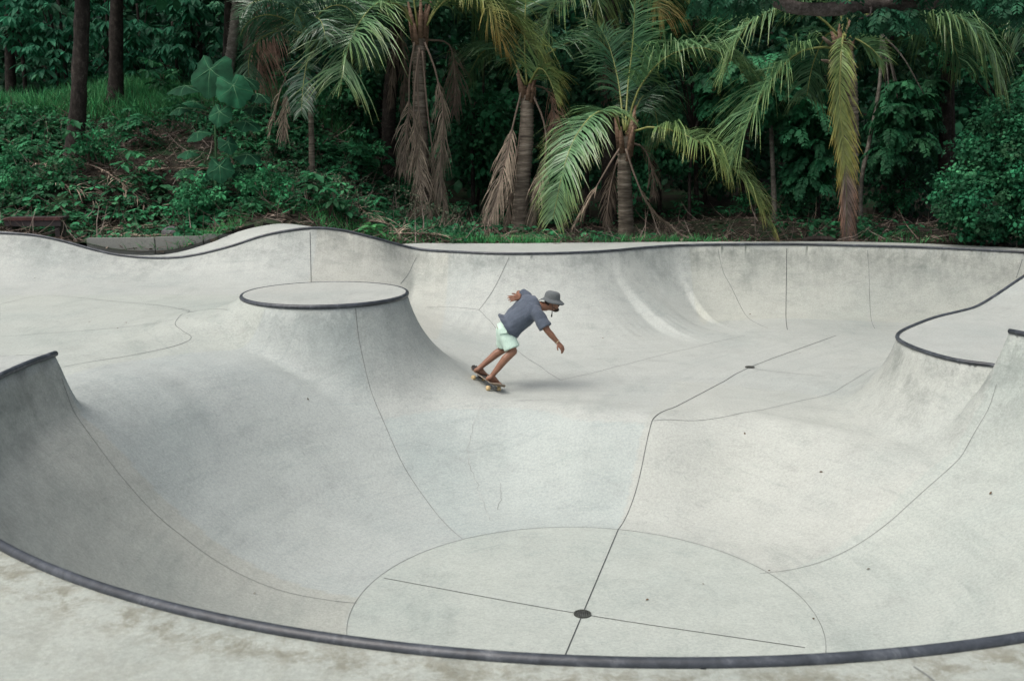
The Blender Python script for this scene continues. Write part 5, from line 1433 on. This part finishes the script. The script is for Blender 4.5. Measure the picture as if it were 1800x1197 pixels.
link('deck', mesh('deck', V, F, [M_DECK, M_GRIP], True, midx=mi), sk)
for s in (-1, 1):
    c = ba * s * .215
    m = MB(); top = DECKO - SP - dn * .012 + c; ax = sn * WR + c
    m.tube([top, top - dn * .02, ax + sn * .006], [.03, .024, .017], 8)
    tr = m.build('truck', M_TRUCK, sk)
    m = MB(); m.tube([ax - bt * .095, ax - bt * .05, ax, ax + bt * .05, ax + bt * .095], [.008, .013, .018, .013, .008], 8); m.build('axle', M_TRUCK, tr)
    m = MB(); m.tube([ax + sn * .012 - ba * s * .02, ax + sn * .04 - ba * s * .03], [.016, .016], 8); m.build('bushing', M_BLACKRUB, tr)
    for q in (-1, 1):
        w0 = ax + bt * q * .082
        m = MB(); m.tube([w0 - bt * WW / 2, w0 - bt * WW * .36, w0 + bt * WW * .36, w0 + bt * WW / 2], [WR * .8, WR, WR, WR * .8], 16); m.build('wheel', M_WHEEL, sk)

# body masses: overlapping tapered limbs fused into one skin
def capsule(m, p0, p1, r0, r1, n=10, end0=True, end1=True):
    p0, p1 = np.array(p0, float), np.array(p1, float); d = p1 - p0; ln = np.linalg.norm(d); d = d / (ln + 1e-9)
    P, Rr = [], []
    if end0:
        for a in (80, 60, 35, 12): P.append(p0 - d * r0 * math.sin(R(a))); Rr.append(r0 * math.cos(R(a)))
    P.append(p0); Rr.append(r0); P.append((p0 + p1) / 2); Rr.append((r0 + r1) / 2); P.append(p1); Rr.append(r1)
    if end1:
        for a in (12, 35, 60, 80): P.append(p1 + d * r1 * math.sin(R(a))); Rr.append(r1 * math.cos(R(a)))
    m.tube(P, Rr, n)
def chain(m, P, rad):
    for a, b, r0, r1 in zip(P, P[1:], rad, rad[1:]): capsule(m, a, b, r0, r1)
def loft(m, C, W, D, wdir, ddir, n=18, cap=True):
    V, F = [], []
    for c, w, d, wd, dd in zip(C, W, D, wdir, ddir):
        for k in range(n):
            a = 2 * math.pi * k / n; ca, sa = math.cos(a), math.sin(a)
            ca = math.copysign(abs(ca) ** .85, ca); sa = math.copysign(abs(sa) ** .85, sa)
            V.append(np.array(c) + np.array(wd) * w * ca + np.array(dd) * d * sa)
    for i in range(len(C) - 1):
        for k in range(n):
            a, b = i * n + k, i * n + (k + 1) % n; F.append((a, b, b + n, a + n))
    if cap: F.append(tuple(range(n))[::-1]); F.append(tuple(range((len(C) - 1) * n, len(C) * n)))
    m.add(V, F)
def ellipsoid(m, c, ax, n=14):
    c = np.array(c); ax = [np.array(a) for a in ax]; V, F = [c + ax[2]], []
    for i in range(1, n):
        t = math.pi * i / n
        for k in range(n): a = 2 * math.pi * k / n; V.append(c + ax[0] * math.sin(t) * math.cos(a) + ax[1] * math.sin(t) * math.sin(a) + ax[2] * math.cos(t))
    V.append(c - ax[2])
    for k in range(n): F.append((0, 1 + k, 1 + (k + 1) % n)); F.append((len(V) - 1, len(V) - 1 - n + (k + 1) % n, len(V) - 1 - n + k))
    for i in range(n - 2):
        for k in range(n): a, b = 1 + i * n + k, 1 + i * n + (k + 1) % n; F.append((a, a + n, b + n, b))
    m.add(V, F)
def fuse(m, name, mat, parent, voxel, smooth=6, wob=0.0, wscale=14, seed=0, wob_axis=None):
    me = mesh(name, m.V, m.F, mat, True)
    o = link(name, me)
    md = o.modifiers.new('remesh', 'REMESH'); md.mode = 'VOXEL'; md.voxel_size = voxel; md.use_smooth_shade = True
    ms = o.modifiers.new('smooth', 'SMOOTH'); ms.iterations = smooth; ms.factor = .5
    dg = bpy.context.evaluated_depsgraph_get()
    me2 = bpy.data.meshes.new_from_object(o.evaluated_get(dg))
    bpy.data.objects.remove(o); bpy.data.meshes.remove(me)
    me2.name = name
    if wob:
        nV = len(me2.vertices); co = np.empty(nV * 3); me2.vertices.foreach_get('co', co); co = co.reshape(-1, 3)
        no = np.empty(nV * 3); me2.vertices.foreach_get('normal', no); no = no.reshape(-1, 3)
        rr = np.random.default_rng(seed); s = np.zeros(nV)
        for _ in range(9):
            w = rr.normal(0, 1, 3); 
            if wob_axis is not None: w = w * .55 + wob_axis * rr.choice([-1, 1]) * 1.2
            s += np.abs(np.sin(co @ w * wscale * rr.uniform(.5, 1.5) + rr.uniform(0, 6)))
        co = co + no * ((s / 9 - .6) * wob)[:, None]
        me2.vertices.foreach_set('co', co.ravel()); me2.update()
    me2.materials.clear(); me2.materials.append(mat)
    for q in me2.polygons: q.use_smooth = True
    return link(name, me2, parent)
M_SKIN = plain('skin', (0.215, 0.105, 0.064), 0.5, 0.12, 9, spec=.45)
M_HAIR = plain('dark_beard', (0.03, 0.02, 0.015), 0.8, 0.3, 60)
def cloth(name, col, var, sc):
    m, nt, b = new_mat(name); tc = node(nt, 'ShaderNodeTexCoord')
    n1 = noise(nt, tc.outputs['Object'], sc, 4, .7); n2 = noise(nt, tc.outputs['Object'], 220, 2, .6)
    c = mixc(nt, ramp(nt, n1.outputs['Fac'], [(.3, g3(1 - var)), (.7, g3(1 + var))]).outputs['Color'], col)
    c = mixc(nt, c, ramp(nt, n2.outputs['Fac'], [(.35, g3(.75)), (.65, g3(1.25))]).outputs['Color'])
    L(nt, c, b.inputs['Base Color']); b.inputs['Roughness'].default_value = .9; b.inputs['Specular IOR Level'].default_value = .15
    b.inputs['Sheen Weight'].default_value = .15
    return m
M_SHIRT = cloth('slate_shirt', (0.078, 0.095, 0.122), .14, 9)
M_SHORTS = cloth('mint_shorts', (0.47, 0.62, 0.53), .06, 8)
M_HATC = cloth('grey_hat', (0.10, 0.112, 0.115), .12, 12)
M_BEAD = plain('bracelet_beads', (0.35, 0.28, 0.18), .5)

man = tag(empty('person', SP), 'barefoot skater in grey shirt, mint shorts and bucket hat leaning into a turn', 'person')
# the photo's joints, moved by whatever the board differs from its spot there
d0 = ray(858, 667); want = np.array([0, 0, EYE]) + d0 * (13.1 / d0[1]); SHIFT = DECKO - want
def jt(u, v, dy): return at_y(u, v, 13.1 + dy) + SHIFT - SP
DK = DECKO - SP
def foot_frame(along, toe):        # ankle above the deck
    return DK + ba * along + dt * toe
near_ank, far_ank = DK + ba * -.165 + dt * -.055 + dn * .085, DK + ba * .185 + dt * -.055 + dn * .085
near_knee, far_knee = jt(904, 619, -.13), jt(889, 614, .20)
near_hip, far_hip = jt(890, 585, -.06), jt(887, 580, .13)
hip = (near_hip + far_hip) / 2
neck = jt(960, 540, .05); near_sh, far_sh = jt(946, 553, -.14), jt(927, 525, .20)
chest = (near_sh + far_sh) / 2
spine = unit(neck - hip)
sh_dir = unit(near_sh - far_sh); hip_dir = unit(near_hip - far_hip)
def perp(v, t): v = v - t * (v @ t); return unit(v)
B = MB()
def leg(hipj, knee, ank, along):
    tmid = hipj * .55 + knee * .45
    chain(B, [hipj, tmid, knee], [.085, .076, .055])
    calf = knee * .68 + ank * .32 + unit(perp(-dt, unit(ank - knee))) * .018
    chain(B, [knee, calf, ank], [.054, .056, .034])
    base = DK + ba * along
    heel = base + dt * -.10 + dn * .034; ball = base + dt * .085 + dn * .022
    splay = ba * (.03 if along > 0 else -.015)
    ball = ball + splay
    chain(B, [ank, base + dt * -.075 + dn * .05, heel], [.035, .036, .03])
    chain(B, [ank, base + dt * 0.0 + dn * .055 + splay * .5, ball], [.034, .033, .02])
    chain(B, [heel, base + dt * 0 + dn * .022, ball], [.028, .027, .022])
    chain(B, [ball + ba * -.026, ball + ba * .026], [.02, .02])
    for k, (q, ln) in enumerate(((-.034, .052), (-.016, .058), (.002, .054), (.018, .047), (.033, .038))):
        if along < 0: q = -q
        p = ball + ba * q * .95
        chain(B, [p, p + dt * ln * .6 + dn * .002, p + dt * ln - dn * .008], [.0115, .0095, .0085])
leg(near_hip, near_knee, near_ank, -.165); leg(far_hip, far_knee, far_ank, .185)
torsoC = [hip - spine * .06, hip + spine * .06, hip * .62 + chest * .38, hip * .3 + chest * .7, chest - spine * .03, chest + spine * .05]
wd = [perp(hip_dir * (1 - t) + sh_dir * t, spine) for t in (0, .1, .4, .75, 1, 1)]
dd = [np.cross(spine, w) for w in wd]
loft(B, torsoC, [.14, .155, .145, .165, .175, .09], [.105, .11, .10, .115, .105, .06], wd, dd)
head_c = jt(972.5, 532.5, .06)
hup = unit(np.array([.10, 0.0, 1.0]) + 0 * neck); hf = unit(perp(np.array([.93, .05, -.34]), hup)); hs = np.cross(hup, hf)
chain(B, [chest, neck * .6 + chest * .4, neck, head_c - hup * .05 - hf * .03], [.08, .068, .062, .06])
ellipsoid(B, head_c, [hs * .078, hf * .098, hup * .118])
ellipsoid(B, head_c + hf * .03 - hup * .065, [hs * .056, hf * .062, hup * .055])
chain(B, [head_c + hf * .088 + hup * .022, head_c + hf * .112 - hup * .018], [.009, .016])            # nose
chain(B, [head_c + hf * .084 + hup * .03 - hs * .035, head_c + hf * .088 + hup * .034, head_c + hf * .084 + hup * .03 + hs * .035], [.012, .012, .012])   # brow
chain(B, [head_c + hf * .088 - hup * .046 - hs * .018, head_c + hf * .092 - hup * .046 + hs * .018], [.010, .010])      # lips
for s in (-1, 1):
    ellipsoid(B, head_c + hs * s * .076 - hf * .012 - hup * .005, [hs * .012, hf * .02, hup * .033], 8)
def hand(wrist, fdir, pnorm, tdir, curl, spread):
    """palm, four bent fingers of unequal length and a thumb from the side of the palm"""
    f = unit(fdir); n_ = perp(pnorm, f); s = np.cross(f, n_); s = s * (1 if s @ tdir > 0 else -1)
    for q in (-.028, -.01, .01, .028): chain(B, [wrist + s * q * .6, wrist + f * .085 + s * q], [.017, .0155])
    for q, ln, sp in ((.031, .072, .10), (.011, .082, .03), (-.010, .076, -.05), (-.030, .060, -.13)):
        p = wrist + f * .09 + s * q; d = unit(f + s * sp * spread); pts = [p]; c = curl
        for k, w in enumerate((.44, .31, .25)):
            a = R(c * (.5 + .45 * k)); dk = d * math.cos(a) - n_ * math.sin(a)
            pts.append(pts[-1] + dk * ln * w)
        chain(B, pts, [.0105, .0095, .0088, .0075])
    p = wrist + f * .03 + s * .03
    chain(B, [p, p + unit(f * .6 + s * .8 - n_ * .2) * .04, p + unit(f * .6 + s * .8 - n_ * .2) * .04 + unit(f * .9 + s * .3 - n_ * .3) * .032], [.015, .0125, .0095])
near_elb, near_wr = jt(964.5, 583, -.22), jt(982, 603, -.20)
chain(B, [near_sh, near_sh * .5 + near_elb * .5, near_elb], [.062, .055, .044]); chain(B, [near_elb, near_elb * .65 + near_wr * .35, near_wr], [.044, .045, .029])
hand(near_wr, unit(jt(991.5, 615, -.22) - near_wr), np.array([.55, -.6, .55]), np.array([.3, -.2, -.6]), 42, .7)
far_elb, far_wr = jt(914, 517, .28), jt(914.5, 524.5, .08)
chain(B, [far_sh, far_sh * .5 + far_elb * .5, far_elb], [.056, .05, .041]); chain(B, [far_elb, far_elb * .65 + far_wr * .35, far_wr], [.041, .040, .026])
hand(far_wr, unit(jt(901, 526, .02) - far_wr), np.array([.1, -.9, .4]), np.array([-.2, 0, 1.0]), 16, 1.4)
body = fuse(B, 'body', M_SKIN, man, .006, 4)
# clothes
S = MB()
hemc = jt(891, 571, .03)
sc = [hemc - spine * .02, hip + spine * .10, hip * .62 + chest * .38, hip * .3 + chest * .7, chest - spine * .03, chest + spine * .055, chest + spine * .11]
loft(S, sc, [.235, .225, .215, .22, .215, .145, .085], [.175, .17, .16, .158, .142, .10, .08], [wd[0], wd[0], wd[2], wd[3], wd[4], wd[5], wd[5]], [dd[0], dd[0], dd[2], dd[3], dd[4], dd[5], dd[5]], 22)
for sh, el, t1 in ((near_sh, near_elb, .80), (far_sh, far_elb, .72)):
    q = sh + (el - sh) * t1; m0 = chest * .35 + sh * .65
    capsule(S, m0, sh, .085, .088, 12); capsule(S, sh, q, .086, .092, 14, True, False)
shirt = fuse(S, 'shirt', M_SHIRT, man, .009, 4, .034, 17, 3, sh_dir)
H = MB()
loft(H, [hip + spine * .12, hip + spine * .03, hip - spine * .05], [.165, .175, .165], [.12, .128, .12], [wd[0]] * 3, [dd[0]] * 3, 20)
for hp, kn in ((near_hip, near_knee), (far_hip, far_knee)):
    capsule(H, hp, hp + (kn - hp) * .45, .105, .11, 16, True, False); capsule(H, hp + (kn - hp) * .3, hp + (kn - hp) * .86, .108, .112, 16, False, False)
shorts = fuse(H, 'shorts', M_SHORTS, man, .009, 4, .012, 13, 6)
pk = jt(886, 583, -.16)
pn = unit(np.array([-.45, -.85, .1])); pu = perp(np.array([-.25, 0, 1.0]), pn); ps = np.cross(pu, pn)
m = MB(); bb = []
for (a, b_) in ((-.06, -.035), (.06, -.035), (.06, .03), (-.06, .03)): bb += [pk + ps * a + pu * b_ - pn * .012, pk + ps * a + pu * b_ + pn * .012]
m.add(bb, [(1, 3, 5, 7), (0, 6, 4, 2), (0, 2, 3, 1), (2, 4, 5, 3), (4, 6, 7, 5), (6, 0, 1, 7)]); m.build('pocket_flap', M_SHORTS, man, smooth=False)
# bucket hat
m = MB(); V, F = [], []; hc = head_c + hup * .042 - hf * .008; NH = 40
hu2 = unit(hup + hs * 0 + hf * .08); hf2 = perp(hf, hu2); hs2 = np.cross(hu2, hf2); rr = random.Random(2)
prof = [(.172, -.040, 1), (.150, -.022, 1), (.118, -.004, .4), (.104, .004, 0), (.102, .03, 0), (.097, .06, 0), (.088, .083, 0), (.065, .096, 0), (.03, .100, 0), (.001, .101, 0)]
for (pr, pz, wv) in prof:
    for k in range(NH):
        a = 2 * math.pi * k / NH; w_ = wv * .012 * (math.sin(2 * a + .6) + .7 * math.sin(3 * a + 1.9) + .5 * math.sin(5 * a))
        V.append(hc + hs2 * pr * .92 * math.cos(a) + hf2 * pr * math.sin(a) + hu2 * (pz + w_))
for i in range(len(prof) - 1):
    for k in range(NH): a, b_ = i * NH + k, i * NH + (k + 1) % NH; F.append((a, b_, b_ + NH, a + NH))
m.add(V, F); o = m.build('bucket_hat', M_HATC, man); md = o.modifiers.new('solid', 'SOLIDIFY'); md.thickness = .006
m = MB()
for k in range(NH + 1):
    pass
m.tube([hc + hs2 * .104 * .93 * math.cos(a) + hf2 * .104 * math.sin(a) + hu2 * .012 for a in np.linspace(0, 2 * math.pi, 33)], .0055, 6, caps=False); m.build('hat_band', M_HATC, o)
# beard, moustache, eyes
m = MB()
ellipsoid(m, head_c + hf * .054 - hup * .094, [hs * .047, hf * .05, hup * .036])
chain(m, [head_c + hf * .01 - hup * .06 - hs * .066, head_c + hf * .06 - hup * .085 - hs * .035], [.004, .010]); chain(m, [head_c + hf * .01 - hup * .06 + hs * .066, head_c + hf * .06 - hup * .085 + hs * .035], [.004, .010])
chain(m, [head_c + hf * .086 - hup * .040 - hs * .028, head_c + hf * .100 - hup * .032, head_c + hf * .086 - hup * .040 + hs * .028], [.007, .008, .007])
m.build('beard', M_HAIR, man)
m = MB(); ellipsoid(m, head_c - hf * .05 + hup * .0, [hs * .074, hf * .055, hup * .07]); m.build('hair', M_HAIR, man)
for s in (-1, 1):
    m = MB(); ellipsoid(m, head_c + hf * .082 + hup * .01 + hs * s * .031, [hs * .013, hf * .010, hup * .008], 8); m.build('eye', M_HAIR, man)
m = MB(); wdir = unit(near_wr - near_elb); wx = perp(np.array([0, 1.0, 0]), wdir); wy = np.cross(wdir, wx)
m.tube([near_wr - wdir * .012 + (wx * math.cos(a) + wy * math.sin(a)) * .031 for a in np.linspace(0, 2 * math.pi, 21)], .006, 6, caps=False); m.build('bracelet', M_BEAD, man)
m = MB(); tg = head_c - hup * .165 + hf * .012
for sgn in (-1, 1):
    m.tube([head_c + hs * sgn * .086 + hup * .03 - hf * .01, head_c + hs * sgn * .082 - hup * .06 + hf * .0, head_c + hs * sgn * .05 - hup * .13 + hf * .012, tg], [.003] * 4, 5)
capsule(m, tg, tg - hup * .03, .009, .009, 8); m.build('chin_cord', M_BLACKRUB, man)
